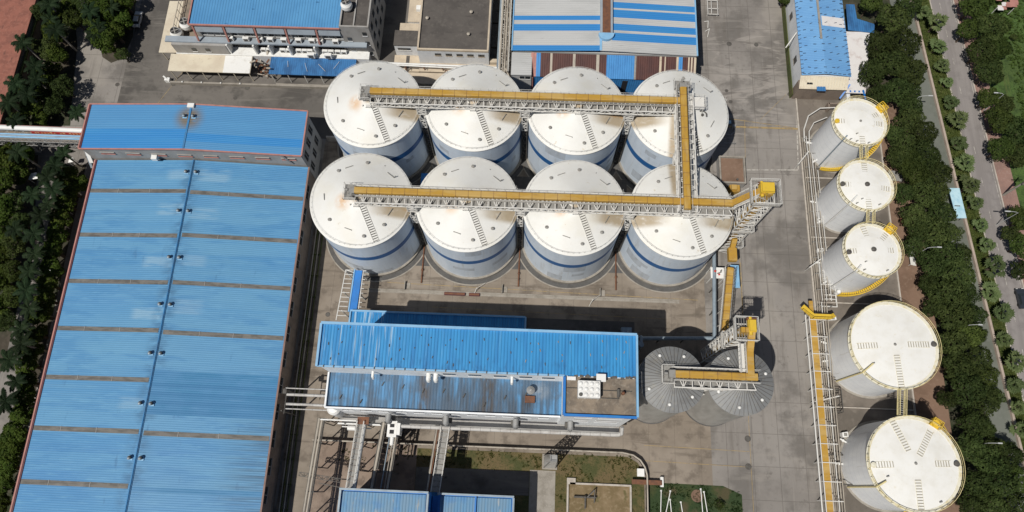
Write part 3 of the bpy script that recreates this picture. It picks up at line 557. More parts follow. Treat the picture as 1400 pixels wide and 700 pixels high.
# lower conveyor between the two towers
lc=thing('ground_conveyor','low yellow conveyor running between the two white elevator towers','conveyor',(42,38,0))
b=MB(); b.beam((42.7,46.0,5.4),(40.9,31.2,4.4),1.25,.9); 
for k in range(1,8):
    p=Vector((42.7,46.0,5.41)).lerp(Vector((40.9,31.2,4.41)),k/8); b.beam(p-Vector((.66,0,0)),p+Vector((.66,0,0)),.07,.95,1)
b.build('cover',[X['yellow'],X['rust']],lc)
b=MB(); b.rail([(41.6,46.1,4.9),(39.8,31.3,3.9)],1.1,.9,.09); b.build('handrail',X['white_steel'],lc)
b=MB(); b.rail([(43.8,46,4.9),(42.,31.2,3.9)],1.0,.7,.08); b.build('handrail',X['dark_steel'],lc)
for k in range(6):
    p=Vector((42.7,46,0)).lerp(Vector((40.9,31.2,0)),k/5); b=MB()
    for s in (-.9,.9): b.beam((p.x+s,p.y,0),(p.x+s,p.y,4.4),.14)
    b.beam((p.x-.9,p.y,3.4),(p.x+.9,p.y,3.4),.14); b.build('leg',X['white_steel'],lc)
b=MB(); b.beam((43.5,46,4.86),(41.7,31.2,3.86),.7,.06); b.beam((41.9,46,4.86),(40.1,31.2,3.86),.5,.06); b.build('walkway',X['grating'],lc)
b=MB(); b.box(43.5,45.1,42.5,47.3,0,2.9); b.prism([(43.4,42.4),(45.2,42.4),(45.2,47.4),(43.4,47.4)],2.9,3.06,1); tag(b.build('switch_cabinet',[X['wall_grey'],X['trim_blue']],loc=(44.3,45,0)),'small cabinet with blue roof beside the low yellow conveyor','cabinet')
b=MB(); b.box(38.9,41.7,44.0,46.4,4.0,4.15); 
for q in ((39,44.1),(41.6,44.1),(41.6,46.3),(39,46.3)): b.beam((*q,0),(*q,4.),.14)
b.ball((39.8,45.5,4.35),.28,8,6,1); b.ball((40.6,44.8,4.35),.22,8,6,1); b.tube((41.,45.6,4.15),(41.,45.6,4.8),.12,8,2); b.tube((40.2,45.,4.3),(41.2,45.4,4.3),.09,8,2)
tag(b.build('valve_platform',[X['white'],X['banner'],X['dark_steel']],loc=(40.3,45.2,0)),'white square platform with red and black valves beside the grey pipe','platform')
pl=thing('yard_pipe','thick blue grey pipe running down beside the front silo and turning to the mill','pipe',(39.5,40,0))
b=MB(); b.path([(40.1,52.6,.5),(39.9,50.6,4.),(39.1,31.2,4.),(24.6,30.6,4.),(23.4,30.6,4.),(23.2,27.4,4.)],.42,12); b.build('pipe_run',X['pipe_grey'],pl)
for q in ((39.8,47),(39.5,42),(39.3,37),(39.1,32),(33,30.9),(28,30.7),(24,30.6)):
    b=MB(); b.beam((q[0],q[1],0),(q[0],q[1],3.6),.2); b.beam((q[0]-.5,q[1],3.55),(q[0]+.5,q[1],3.55),.16); b.build('pipe_support',X['dark_steel'],pl)
# ================================================================== GREY STEEL BINS
def make_bin(label,loc):
    t=thing('steel_bin',label,'grain bin',(0,0,0),'grey steel grain bins'); r=5.69; ze=21.75; rise=2.3
    b=MB(); b.lathe(0,0,[(r,.35),(r,ze)],72); b.build('wall',X['galv_wall'],t)
    b=MB(); b.lathe(0,0,[(r+.18,0),(r+.18,.35),(r-.1,.35)],48); b.build('foundation',X['apron'],t)
    b=MB(); b.lathe(0,0,[(r-.05,ze-.12),(r+.18,ze-.12),(r+.18,ze+.02),(.55,ze+rise),(.55,ze+rise+.3),(0,ze+rise+.35)],72); b.build('roof',X['bin_roof'],t)
    b=MB()
    for k in range(44):
        a=2*PI*(k+.3)/44; c,s=math.cos(a),math.sin(a); b.beam(((r+.1)*c,(r+.1)*s,ze+.06),(.7*c,.7*s,ze+rise-.03),.06,.07)
    b.build('roof_seam',X['dark_steel'],t)
    for a in (20,62,118,205,262,318):
        c,s=math.cos(math.radians(a)),math.sin(math.radians(a)); rr_=4.55; z=ze+rise*(1-rr_/r)
        b=MB(); b.tube((rr_*c,rr_*s,z-.1),(rr_*c,rr_*s,z+.35),.2,10); b.ball((rr_*c,rr_*s,z+.38),.3,10,6,0,.6); b.build('roof_vent',X['white'],t)
    b=MB(); a=math.radians(128); d=Vector((math.cos(a),math.sin(a),0)); nv=Vector((-d.y,d.x,0))
    for k in range(14):
        q=1.2+k*.33; z=ze+rise*(1-q/r)+.12; b.beam(d*q-nv*.45+Vector((0,0,z)),d*q+nv*.45+Vector((0,0,z)),.12,.06)
    b.build('roof_ladder',X['grating'],t)
    t.location=loc; return t
b0=make_bin('grey ribbed cone roof steel bin touching the mill shadow',(26.44,19.70,0))
copy_tree(b0,(38.54,19.68,0),'grey ribbed cone roof steel bin standing by the open yard')
gt=elevator('shorter white lattice elevator tower with yellow head behind the two grey bins',38.4,28.0,25.8,2.5,[(25.9,2.0,2.1,.3,.3),(17.,1.6,1.6,0,0)],(38.9,40.2,27.6,29.8,26.2,27.6),((-.4,0),(.4,0)))
b=MB(); b.beam((39.6,28.4,26.8),(39.35,24.6,25.4),1.15,.8); b.beam((39.35,24.7,25.35),(39.3,20.3,25.3),1.15,.8); b.build('discharge_spout',X['yellow'],gt)
b=MB(); b.box(37.6,38.65,20.6,26.0,24.62,24.68); b.rail([(37.65,20.8,24.68),(37.65,26,24.68)],1.05,.8,.08); b.rail([(38.62,20.8,24.68),(38.62,26,24.68)],1.05,.8,.08); b.build('walkway',X['white_steel'],gt)
gallery('short yellow conveyor gallery lying across the two grey bins',-6.1,8.0,25.5,(32.5,20.15,0),0,[(-.3,0,1.2)],(),None,(0,))
# ================================================================== STORAGE TANKS
def make_tank(label,loc,Rt,h,walks,stair,group,feats):
    t=thing('storage_tank',label,'storage tank',(0,0,0),group)
    b=MB(); b.lathe(0,0,[(Rt,.15),(Rt,h)],80); b.build('shell',X['tank_wall'],t)
    b=MB(); b.lathe(0,0,[(Rt+.45,0),(Rt+.45,.15),(Rt-.1,.15)],64); b.build('foundation',X['concrete'],t)
    b=MB(); b.lathe(0,0,[(Rt+.06,h-.1),(Rt+.06,h+.02),(Rt-.5,h+.06),(Rt*.5,h+.42),(0,h+.6)],80); b.build('roof',X['tank_roof'],t)
    b=MB(); b.lathe(0,0,[(Rt+.28,h-.12),(Rt+.28,h+.10),(Rt-.32,h+.10),(Rt-.32,h+.03)],80); b.build('rim_walkway',X['tank_rim'],t)
    b=MB(); n=40; b.rail([((Rt+.22)*math.cos(2*PI*k/n),(Rt+.22)*math.sin(2*PI*k/n),h+.1) for k in range(n)],1.1,9,.065,0,True); b.build('rim_handrail',X['yellow_pale'],t)
    zr=lambda r: h+.06+(Rt-.5-r)*.075
    for ang,r0,r1 in walks:
        b=MB(); a=math.radians(ang); d=Vector((math.cos(a),math.sin(a),0)); nv=Vector((-d.y,d.x,0)); k=r0*Rt
        while k<r1*Rt: b.beam(d*k-nv*.52+Vector((0,0,zr(k)+.13)),d*k+nv*.52+Vector((0,0,zr(k)+.13)),.15,.06); k+=.5
        for o in (-.55,.55): b.beam(d*(r0*Rt)+nv*o+Vector((0,0,zr(r0*Rt)+.08)),d*(r1*Rt)+nv*o+Vector((0,0,zr(r1*Rt)+.08)),.05,.08,1)
        b.build('roof_walkway',[X['rung'],X['tank_rim']],t)
    if 'center' in feats: 
        b=MB(); b.tube((0,0,h+.5),(0,0,h+1.0),.34,12); b.lathe(0,0,[(.5,h+.95),(.5,h+1.05),(0,h+1.2)],14); b.build('roof_vent',X['dark_steel'],t)
    else:
        b=MB(); b.tube((0,0,h+.5),(0,0,h+.85),.16,10); b.lathe(0,0,[(.26,h+.8),(.26,h+.88),(0,h+.95)],12); b.build('roof_vent',X['grating'],t)
    for ang,col in feats.get('hatch',()):
        a=math.radians(ang); x,y=(Rt-.75)*math.cos(a),(Rt-.75)*math.sin(a); b=MB(); b.tube((x,y,h),(x,y,h+.55),.42,14); b.lathe(x,y,[(.52,h+.5),(.52,h+.6),(0,h+.68)],14); b.build('hatch',X[col],t)
    for ang,rr_ in feats.get('nozzle',()):
        a=math.radians(ang); x,y=rr_*Rt*math.cos(a),rr_*Rt*math.sin(a); z=zr(rr_*Rt); b=MB(); b.tube((x,y,z-.1),(x,y,z+.4),.13,8); b.tube((x,y,z+.4),(x+.3,y+.1,z+.42),.1,8); b.build('nozzle',X['grating'],t)
    if stair:
        a0,a1=stair; N=int(abs(a1-a0)*PI/180*Rt/.32); b=MB(); rb=MB(); prev=None
        for k in range(N+1):
            f=k/N; a=math.radians(a0+(a1-a0)*f); z=.3+(h-.1)*f; c,s=math.cos(a),math.sin(a)
            p0=Vector((( Rt+.08)*c,(Rt+.08)*s,z)); p1=Vector(((Rt+.95)*c,(Rt+.95)*s,z)); b.beam(p0,p1,.34,.07)
            q=Vector(((Rt+.95)*c,(Rt+.95)*s,z))
            if prev is not None:
                rb.beam(prev+Vector((0,0,.1)),q+Vector((0,0,.1)),.08,.32); rb.beam(prev+Vector((0,0,1.1)),q+Vector((0,0,1.1)),.09); rb.beam(prev+Vector((0,0,.6)),q+Vector((0,0,.6)),.06)
            if k%4==0: rb.beam(q,q+Vector((0,0,1.1)),.07)
            prev=q
        b.build('spiral_stair_tread',X['yellow_clean'],t); rb.build('spiral_stair_rail',X['yellow_clean'],t)
        a=math.radians(a1); c,s=math.cos(a),math.sin(a); d=Vector((c,s,0)); nv=Vector((-s,c,0)); z=h+.12
        b=MB(); P=[d*(Rt-.3)-nv*.9,d*(Rt+1.1)-nv*.9,d*(Rt+1.1)+nv*.9,d*(Rt-.3)+nv*.9]
        b.prism([(p.x,p.y) for p in P],z,z+.09); b.rail([Vector((p.x,p.y,z+.09)) for p in (P[0],P[1],P[2],P[3])],1.1,.7,.11); 
        b.box((d*(Rt+.5)).x-.6,(d*(Rt+.5)).x+.6,(d*(Rt+.5)).y-.6,(d*(Rt+.5)).y+.6,z+.1,z+.5); b.build('stair_landing',X['yellow_clean'],t)
    if 'feed' in feats:
        ang,rin=feats['feed']; a=math.radians(ang); c,s=math.cos(a),math.sin(a); b=MB()
        b.path([((Rt+.35)*c,(Rt+.35)*s,.4),((Rt+.35)*c,(Rt+.35)*s,h+.75),(rin*Rt*c,rin*Rt*s,h+.75),(rin*Rt*c,rin*Rt*s,h+.2)],.15,10); b.build('feed_pipe',X[feats.get('feedmat','pipe_grey')],t)
    if 'base_valve' in feats:
        for ang in feats['base_valve']:
            a=math.radians(ang); c,s=math.cos(a),math.sin(a); b=MB(); b.tube((Rt*c,Rt*s,1.0),((Rt+1.3)*c,(Rt+1.3)*s,1.0),.18,8); b.ball(((Rt+.7)*c,(Rt+.7)*s,1.0),.33,10,6); b.build('outlet_valve',X['white'],t)
    t.location=loc; return t
TG='white storage tanks in a row'
TK=[(69.44,77.0),(69.16,62.41),(68.89,48.32),(71.34,29.51),(72.42,7.54)]
make_tank('slim white tank furthest up the row, yellow spiral stair at its foot',(*TK[0],0),5.55,12.79,[(178,.32,.85),(-4,.28,.86),(27,.25,.86),(-88,.35,.98)],(-125,35),TG,{'hatch':[(180,'yellow_clean')],'nozzle':[(-110,.55),(-120,.86),(-104,.84),(-75,.9)],'feed':(-132,.86),'base_valve':(170,215)})
make_tank('slim white tank between two others, dark centre vent and no spiral stair',(*TK[1],0),5.55,12.79,[(178,.28,.78),(-8,.30,.9),(-88,.38,.98),(88,.28,.98)],None,TG,{'center':1,'hatch':[(179,'dark_steel')],'nozzle':[(-112,.6),(-120,.84),(-62,.85)],'feed':(-132,.6),'feedmat':'white','base_valve':(170,215)})
make_tank('slim white tank third down the row, dark centre vent and yellow landing',(*TK[2],0),5.55,12.79,[(184,.32,.85),(2,.2,.78),(48,.22,.86),(105,.3,.98)],(-110,50),TG,{'center':1,'hatch':[(187,'dark_steel')],'nozzle':[(-125,.55),(-117,.84),(-60,.86)],'feed':(-130,.78),'feedmat':'white','base_valve':(170,215)})
make_tank('wide white tank, fourth down the row, with no spiral stair visible',(*TK[3],0),8.37,11.77,[(184,.4,.85),(3,.32,.82),(-86,.25,.98)],None,TG,{'hatch':[(3,'dark_steel')],'nozzle':[(-140,.7)],'feed':(-140,.72),'feedmat':'yellow_pale','base_valve':(165,190)})
make_tank('wide white tank at the bottom of the row with yellow landing',(*TK[4],0),8.37,11.77,[(184,.48,.85),(2,.45,.8),(112,.3,.98),(58,.22,.86),(-88,.35,.98)],(-70,57),TG,{'hatch':[(2,'dark_steel'),(184,'tank_rim')],'nozzle':[(-155,.7),(-60,.9)],'feed':(-150,.8),'feedmat':'yellow_pale','base_valve':(150,180)})
def bridge(p,q,z0,z1,label):
    b=MB(); p=Vector((*p,z0)); q=Vector((*q,z1)); d=(q-p).normalized(); n=Vector((-d.y,d.x,0)); L=(q-p).length; k=0
    while k<L: b.beam(p+d*k-n*.55,p+d*k+n*.55,.16,.06,1); k+=.42
    for s in (-.6,.6): b.beam(p+n*s,q+n*s,.10,.25); b.rail([p+n*s,q+n*s],1.1,1.2,.09)
    tag(b.build('walkway_bridge',[X['yellow_pale'],X['grating']],loc=tuple(p.lerp(q,.5))),label,'walkway','railed walkways between tank tops')
bridge((69.5,71.2),(69.25,68.2),12.9,12.9,'yellow railed walkway bridging the first and second slim tanks')
bridge((69.35,56.6),(69.0,54.1),12.9,12.9,'yellow railed walkway bridging the second and third slim tanks')
bridge((71.7,20.9),(71.0,16.1),11.9,11.9,'long yellow railed walkway bridging the two wide tanks')
# pipe rack along the tanks
pr_=thing('pipe_rack','long white pipe rack with a yellow tray running along the tanks','pipe rack',(61,30,0))
b=MB()
for i,x in enumerate((62.6,63.0,63.5,64.0,64.5)): b.tube((x-.15*0,40.5,2.3+.12*(i%2)),(x-1.1+.9,79-2.1*i,2.3+.12*(i%2)),.09,8,1 if i%2 else 0)
for x in (61.75,62.2): b.tube((x-.2,-30,1.6),(x,79,1.6),.09,8,1)
for i in range(3): b.tube((61.6+.5*i,-30,2.9),(62.1+.5*i,40,2.9),.10,8,1 if i else 0)
b.path([(62.2,78,1.6),(62.3,81,1.8),(63.6,84.5,1.8),(66.5,86.6,1.8),(70,86.9,1.8)],.14,8)
b.path([(62.8,75,2.3),(63.2,80.2,2.3),(64.5,82.5,2.3),(67.6,84,2.3)],.11,8)
b.build('pipe_run',[X['white_steel'],X['tan_pipe']],pr_)
b=MB(); b.box(59.0,60.2,-30,37.2,3.2,3.9); b.box(59.2,60.0,34.2,40,3.3,3.6)
b.build('yellow_tray',X['yellow'],pr_)
y=-28
while y<79:
    b=MB()
    if y<36:
        b.beam((58.7,y,4.05),(62.2,y,4.05),.15); 
        for x in (58.8,62.0): b.beam((x,y,0),(x,y,4.05),.15)
    else:
        b.beam((61.7,y,2.1),(64.8,y,2.1),.10,None,1)
        for x in (61.9,64.6): b.beam((x,y,0),(x,y,2.1),.14,None,1)
    b.build('portal_frame',[X['white_steel'],X['grating']],pr_); y+=3.55
b=MB(); b.beam((58.7,-30,4.25),(58.7,36.8,4.25),.16); b.tube((58.3,-30,3.4),(58.3,37,3.4),.16,8)
b.build('side_rail',X['white_steel'],pr_)
b=MB(); b.beam((57.2,38.4,4.9),(59.3,36.4,4.9),1.,.5); b.box(58.9,62.9,35.9,36.9,4.4,5.1); b.rail([(57.,37.6,4.9),(59,35.9,5.1),(62.8,35.9,5.1)],1.,.8,.1); b.beam((62.9,36.4,4.8),(63.8,36.9,4.4),.9,.4)
b.build('crossover_stair',X['yellow_clean'],pr_)
b=MB()
for y in (47.3,45.6,44.2,41.9,41.0): b.path([(63.1,y,1.9),(65.6,y,1.9),(65.6,y-.7,1.9)],.1,8); b.ball((64.3,y,2.0),.26,8,6)
b.path([(66.1,48,1.),(66.1,39.6,1.),(62.8,39.6,1.)],.12,8)
b.build('manifold',X['white_steel'],pr_)
for x,y,r in ((66.5,45.4,.45),(66.5,42.8,.5)):
    b=MB(); b.tube((x,y,.02),(x,y,1.6),r,14); b.ball((x,y,1.6),r,14,6); tag(b.build('filter_vessel',X['white'],loc=(x,y,0)),'small white filter vessel beside the pipe manifold, '+('upper' if y>44 else 'lower')+' of the two','vessel','white filter vessels')
for x0,y0,x1,y1 in ((62.5,75.,59.9,71.7),(62.9,49.6,60.3,47.6),(63.9,20.6,59.,19.3)): 
    b=MB(); b.tube((x0,y0,2.8),(x1,y1,2.8),.13,8)
    for q in (0.,1.): b.beam((x0+(x1-x0)*q,y0+(y1-y0)*q,0),(x0+(x1-x0)*q,y0+(y1-y0)*q,2.8),.1)
    b.build('branch_pipe',X['white_steel'],pr_)
for P_,Q_ in (((63.8,24,2.2),(62.,24,2.8)),((60.2,9.2,3.2),(64.2,9.2,1.2)),((62,3.6,2.8),(65,3.6,2.4))):
    b=MB(); b.tube(P_,Q_,.13,8); b.build('valve_arm',X['dark_steel'],pr_)
b=MB(); b.rail([(62.6,22,0),(64.6,22,0),(64.6,17.5,0),(62.6,17.5,0)],2.4,1.5,.13,0,True)
b.build('valve_frame',X['dark_steel'],pr_)
for x,y,w,l,h_,lb in ((67.2,80.6,1.4,.9,1.,'pale concrete block in the bund beside the first tank'),(64.3,59.2,1.,1.3,.8,'pale block in the bund beside the second tank'),(63.9,52.3,1.4,.9,.9,'white block in the bund beside the third tank'),(64.9,37.1,1.8,.9,.9,'white block at the foot of the upper wide tank'),(65.1,13.2,1.2,1.2,1.2,'white block at the foot of the lower wide tank')):
    b=MB(); b.prism([(x-w/2,y-l/2),(x+w/2,y-l/2+.2),(x+w/2-.1,y+l/2),(x-w/2,y+l/2-.2)],0,h_); b.box(x-w/4,x+w/4,y-l/4,y+l/4,h_,h_+.12,1); tag(b.build('pump_block',[X['white'],X['grating']],loc=(x,y,0)),lb,'pump block')
# pallets and sheds at the edge of the dirt strip
for i,(x,y,w,l,col,lb) in enumerate(((82.2,70.5,2.8,2.4,'grating','grey corrugated shelter roof beside the dirt strip and the second tank'),(82.8,59.6,1.8,1.5,'rust','orange rusty crate at the edge of the trees'),(83.4,51.8,1.2,4.6,'white_steel','long white stacked frame beside the third tank under the trees'))):
    b=MB()
    for k in range(6): b.beam((x-w/2+w*k/5,y-l/2,1.2-.1*k),(x-w/2+w*k/5,y+l/2,1.2-.1*k),w/5*.86,.07)
    for sx in (-1,1):
        for sy in (-1,1): b.beam((x+sx*w*.45,y+sy*l*.45,0),(x+sx*w*.45,y+sy*l*.45,.7),.1)
    tag(b.build('small_shelter',X[col],loc=(x,y,0)),lb,'shelter')
# ================================================================== LONG BLUE FACTORY HALL
def slab(b,pts,th=.12,m=0):
    """thick sheet from 3d points given counter-clockwise from above"""
    pts=[Vector(p) for p in pts]; lo=[p-Vector((0,0,th)) for p in pts]; b.poly(pts,m); b.poly(lo[::-1],m); n=len(pts)
    for i in range(n): b.poly([lo[i],lo[(i+1)%n],pts[(i+1)%n],pts[i]],m)
XW,XE,XR,ZE_,ZR=-94.3,-47.7,-72.0,8.3,10.0
fh=thing('factory_hall','long factory hall with corrugated blue gable roof and grey skylight strips','factory',(-71,22,0))
b=MB(); b.box(XW+.3,XE-.3,-24,64.4,0,8.1); b.build('wall',X['wall_brown'],fh)
b=MB(); slab(b,[(XW,-24,ZE_),(XR,-24,ZR),(XR,64.4,ZR),(XW,64.4,ZE_)])
for y0,y1,m in ((-24,-3.2,0),(-3.2,-2.3,1),(-2.3,10.9,0),(10.9,19.3,1),(19.3,64.4,0)): slab(b,[(XR,y0,ZR),(XE,y0,ZE_),(XE,y1,ZE_),(XR,y1,ZR)],m=m)
b.build('roof',[X['roof_blue'],X['roof_blue_deep']],fh)
zx=lambda x: ZR-(ZR-ZE_)*abs(x-XR)/(24.3 if x>XR else 22.3)
for side,ys in ((-1,(57.2,47.2,37.1,27.2,17.4,7.6,-2.3,-12)),(1,(57.0,47.4,37.2,26.9,7.4,-12))):
    for y in ys:
        xa,xb=(XW+.5,XR-.5) if side<0 else (XR+.5,XE-.3)
        b=MB(); slab(b,[(xa,y-.45,zx(xa)+.05),(xb,y-.45,zx(xb)+.05),(xb,y+.45,zx(xb)+.05),(xa,y+.45,zx(xa)+.05)],.06)
        for f in (.3,.62): 
            xx=xa+(xb-xa)*f+rnd.uniform(-1,1); b.box(xx-.05,xx+.05,y-.5,y+.5,zx(xx)+.05,zx(xx)+.11,1)
        b.build('skylight_strip',[X['roof_light'],X['galv']],fh)
b=MB(); b.beam((XR,-24,ZR+.06),(XR,64.4,ZR+.06),.42,.14); b.tube((XR,-24,ZR+.2),(XR,64.4,ZR+.2),.12,8); b.build('ridge_cap',X['ridge'],fh)
def turbine(par,x,y,z):
    b=MB(); b.tube((x,y,z-.2),(x,y,z+.3),.24,12); b.ball((x,y,z+.5),.38,14,8,0,.8); b.ball((x-.05,y-.08,z+.6),.33,12,6,1,.72)
    b.box(x-.45,x+.45,y-.45,y+.45,z-.05,z+.06,2); return b.build('turbine_vent',[X['dark_steel'],X['pipe_grey'],X['trim_blue']],par)
for y in (61.5,52.6,42.4,32.5,22.6,12.9,2.8,-8):
    for s in (-1,1): turbine(fh,XR+s*1.05,y,zx(XR+s*1.05)+.1)
b=MB(); b.beam((XW-.05,-24,ZE_+.06),(XW-.05,64.4,ZE_+.06),.28,.3); b.build('verge_trim',X['trim_pink'],fh)
b=MB(); b.beam((XW+.26,-24,ZE_+.10),(XW+.26,64.4,ZE_+.10),.3,.16); b.build('gutter',X['trim_maroon'],fh)
b=MB(); b.beam((XE+.08,-24,ZE_+.02),(XE+.08,64.4,ZE_+.02),.34,.3); b.build('eave_trim',X['trim_brown'],fh)
y=-20
while y<62:
    b=MB(); b.box(XE-.32,XE-.22,y,y+3.,5.4,7.0,0); b.box(XE-.3,XE-.12,y-.12,y+3.12,5.2,5.36,1); b.box(XE-.3,XE-.15,y-.1,y+3.1,7.02,7.16,1); b.box(XE-.3,XE-.18,y+1.45,y+1.55,5.37,7.01,1); b.build('window',[X['glass'],X['wall_grey']],fh); y+=5.2
b=MB()
for i,(xx,zz) in enumerate(((-46.6,.9),(-46.2,.9),(-45.8,.6),(-45.2,.4))): b.tube((xx,-24,zz),(xx,64,zz),.13,8,i%2)
for k in range(18): b.beam((-47.,-20+k*4.8,.4),(-45.,-20+k*4.8,.4),.14,.5,1)
b.build('wall_pipe',[X['tan_pipe'],X['verge']],fh)
# headhouse across its far end
hh=thing('headhouse','taller cross block with two tone blue roof at the far end of the long hall','factory block',(-71.6,70,0))
hx0,hx1,hy0,hy1,ze,zr_=-95.1,-47.9,64.6,75.1,13.4,14.8; hr=-72.3
b=MB(); b.box(hx0+.25,hx1-.25,hy0+.15,hy1-.15,0,13.2); b.poly([(hx0+.25,hy0+.15,13.2),(hx1-.25,hy0+.15,13.2),(hr,hy0+.15,14.6)]); b.poly([(hx1-.25,hy1-.15,13.2),(hx0+.25,hy1-.15,13.2),(hr,hy1-.15,14.6)]); b.build('wall',X['wall_grey'],hh)
b=MB()
for y0,y1,m in ((hy0,69.3,1),(69.3,hy1,0)): slab(b,[(hx0,y0,ze),(hr,y0,zr_),(hr,y1,zr_),(hx0,y1,ze)],m=m)
for y0,y1,m in ((hy0,66.5,0),(66.5,68.4,1),(68.4,hy1,0)): slab(b,[(hr,y0,zr_),(hx1,y0,ze),(hx1,y1,ze),(hr,y1,zr_)],m=m)
b.build('roof',[X['headhouse_blue'],X['headhouse_deep']],hh)
b=MB(); b.beam((hr,hy0,zr_+.06),(hr,hy1,zr_+.06),.4,.12); b.build('ridge_cap',X['ridge'],hh)
for s in (-1,1): turbine(hh,hr+s*.95,72.2,zr_)
b=MB(); b.box(hr-.7,hr+.7,hy1-.9,hy1+.05,zr_-.1,zr_+.5); b.build('ridge_box',X['white'],hh)
b=MB()
for (x0,z0),(x1,z1) in (((hx0,ze),(hr,zr_)),((hr,zr_),(hx1,ze))):
    for yy in (hy0-.06,hy1+.06): b.beam((x0,yy,z0),(x1,yy,z1),.28,.3)
for xx in (hx0-.06,hx1+.06): b.beam((xx,hy0,ze+.02),(xx,hy1,ze+.02),.28,.3)
b.build('verge_trim',X['trim_pink'],hh)
b=MB(); b.beam((hx0+.3,hy0,ze+.07),(hx0+.3,hy1,ze+.07),.35,.12); b.build('gutter',X['trim_maroon'],hh)
for k in range(8):
    x=-91.5+k*5.55; b=MB(); b.box(x,x+3.0,hy0+.05,hy0+.13,11.2,11.75,0); b.box(x-.05,x+3.05,hy0-.08,hy0+.13,11.02,11.18,1); b.box(x-.05,x+3.05,hy0-.04,hy0+.13,11.77,11.9,2); b.build('slit_window',[X['glass'],X['trim_pink'],X['wall_grey']],hh)
b=MB(); b.box(-80.6,-79.4,hy0-.9,hy0+.1,10.5,11.4); b.build('wall_fan',X['white'],hh)
for k in range(3):
    for z in (3.2,8.2):
        y=65.8+k*3.1; b=MB(); b.box(hx1-.27,hx1-.2,y,y+1.5,z,z+2.6,0); b.box(hx1-.27,hx1-.1,y-.08,y+1.58,z-.15,z-.02,1); b.box(hx1-.27,hx1-.14,y+.7,y+.78,z,z+2.59,1); b.build('window',[X['glass'],X['wall_grey']],hh)
b=MB(); b.beam((-95.6,66.8,11.5),(-95.5,64.2,7.5),.8,.6); b.beam((-96.2,66.6,10.2),(-95.9,63.4,6.4),.5,.4,1); b.build('downpipe_duct',[X['white'],X['pipe_grey']],hh)
b=MB(); b.beam((-52,hy0-.02,13.3),(-50.9,hy0-.02,9.6),.5,.2); b.build('cable_duct',X['grating'],hh)
b=MB(); b.box(-46.6,-42.5,78.5,80.,0,2.6); b.prism([(-46.8,78.3),(-42.3,78.3),(-42.3,80.2),(-46.8,80.2)],2.6,2.75,1); tag(b.build('guard_shed',[X['wall_grey'],X['flat_dark']],loc=(-44.5,79,0)),'small flat roofed shed between the headhouse and the back corner silo','shed')
b=MB(); b.box(-46.8,-40.5,74.8,75.2,0,2.2); tag(b.build('yard_wall',X['kerb'],loc=(-43.6,75,0)),'short pale wall between the headhouse and the back silo','wall')
# pipe bridge on the far left
pb=thing('pipe_bridge','pipe bridge with white pipe, red banner and blue pipes entering the headhouse','pipe bridge',(-112,71,0))
b=MB(); b.tube((-150,72.4,7.2),(-98.4,71.9,7.2),.55,14); b.box(-98.6,-96.6,71.5,72.8,6.4,7.6); b.tube((-150,72.95,7.25),(-98.4,72.5,7.25),.09,6,1); b.build('white_pipe',[X['white'],X['trim_pink']],pb)
b=MB()
for i,yy in enumerate((70.9,70.55,70.2)): b.tube((-150,yy,6.4),(-95.2,yy,6.4),.2,10,i%2)
b.build('blue_pipe',[X['trim_blue'],X['pipe_grey']],pb)
b=MB(); b.lattice((-150,70.6,4.2),(-95.4,70.6,4.2),2.6,1.9,1.8,.13); b.build('truss',X['galv'],pb)
b=MB(); b.box(-150,-95.4,69.4,71.7,6.08,6.14); b.build('deck',X['flat_dirty'],pb)
b=MB(); b.rail([(-150,69.35,6.1),(-95.6,69.35,6.1)],1.1,1.0,.08); b.build('handrail',X['galv'],pb)
for x in (-128,-113.5,-100):
    b=MB(); b.lattice((x,70.6,0),(x,70.6,4.2),1.2,2.2,2.0,.16); b.build('support_tower',X['galv'],pb)
bn=MB(); bn.box(-111.3,-98.2,71.28,71.34,6.2,7.15); bn=bn.build('banner',X['banner'],pb)
b=MB(); q=random.Random(5); x=-110.6; gi=0
while x<-99.2:
    if gi not in (7,10):
        for _ in range(4):
            if q.random()<.5: zz=q.uniform(6.36,6.98); b.box(x+.02,x+.5,71.262,71.277,zz,zz+.09)
            else: xx=x+q.uniform(.05,.42); b.box(xx,xx+.08,71.258,71.273,6.38+q.uniform(0,.15),6.98-q.uniform(0,.15))
    x+=.72; gi+=1
b.build('banner_lettering',X['banner_mark'],bn)
# ================================================================== MILL BUILDING
mb=thing('mill_building','tall mill with stepped bright blue roofs and a concrete roof corner','mill',(-8,19,0))
mx0,mx1,my0,mym,my1=-35.2,19.4,12.3,18.95,26.25; ZT=27.0; ZL=19.0; tx=7.2; myl=12.7
b=MB(); b.box(mx0+.2,mx1-.2,mym,my1-.2,0,ZT-.35); b.box(tx,mx1-.2,my0+.2,mym,0,ZT-.35); b.box(mx0+.35,tx,myl+.2,mym,0,ZL-.3); b.build('wall',X['fascia'],mb)
b=MB(); slab(b,[(mx0,mym-.06,ZT-.15),(mx1,mym-.06,ZT-.15),(mx1,my1,ZT+.15),(mx0,my1,ZT+.15)],.2); b.build('upper_roof',X['mill_blue'],mb)
b=MB(); slab(b,[(mx0+.2,myl,ZL-.15),(tx,myl,ZL-.15),(tx,mym,ZL+.1),(mx0+.2,mym,ZL+.1)],.25); b.build('lower_roof',X['mill_dirty'],mb)
b=MB(); b.box(tx+.1,mx1-.1,my0+.05,mym-.22,ZT-.75,ZT-.25); b.build('flat_roof',X['flat_dirty'],mb)
b=MB()
b.beam((mx0-.1,my1+.05,ZT+.3),(mx1+.1,my1+.05,ZT+.3),.45,.55); b.beam((mx1+.08,my0,ZT+.1),(mx1+.08,my1,ZT+.3),.35,.6); b.beam((mx0-.08,mym-.2,ZT),(mx0-.08,my1,ZT+.25),.4,.55)
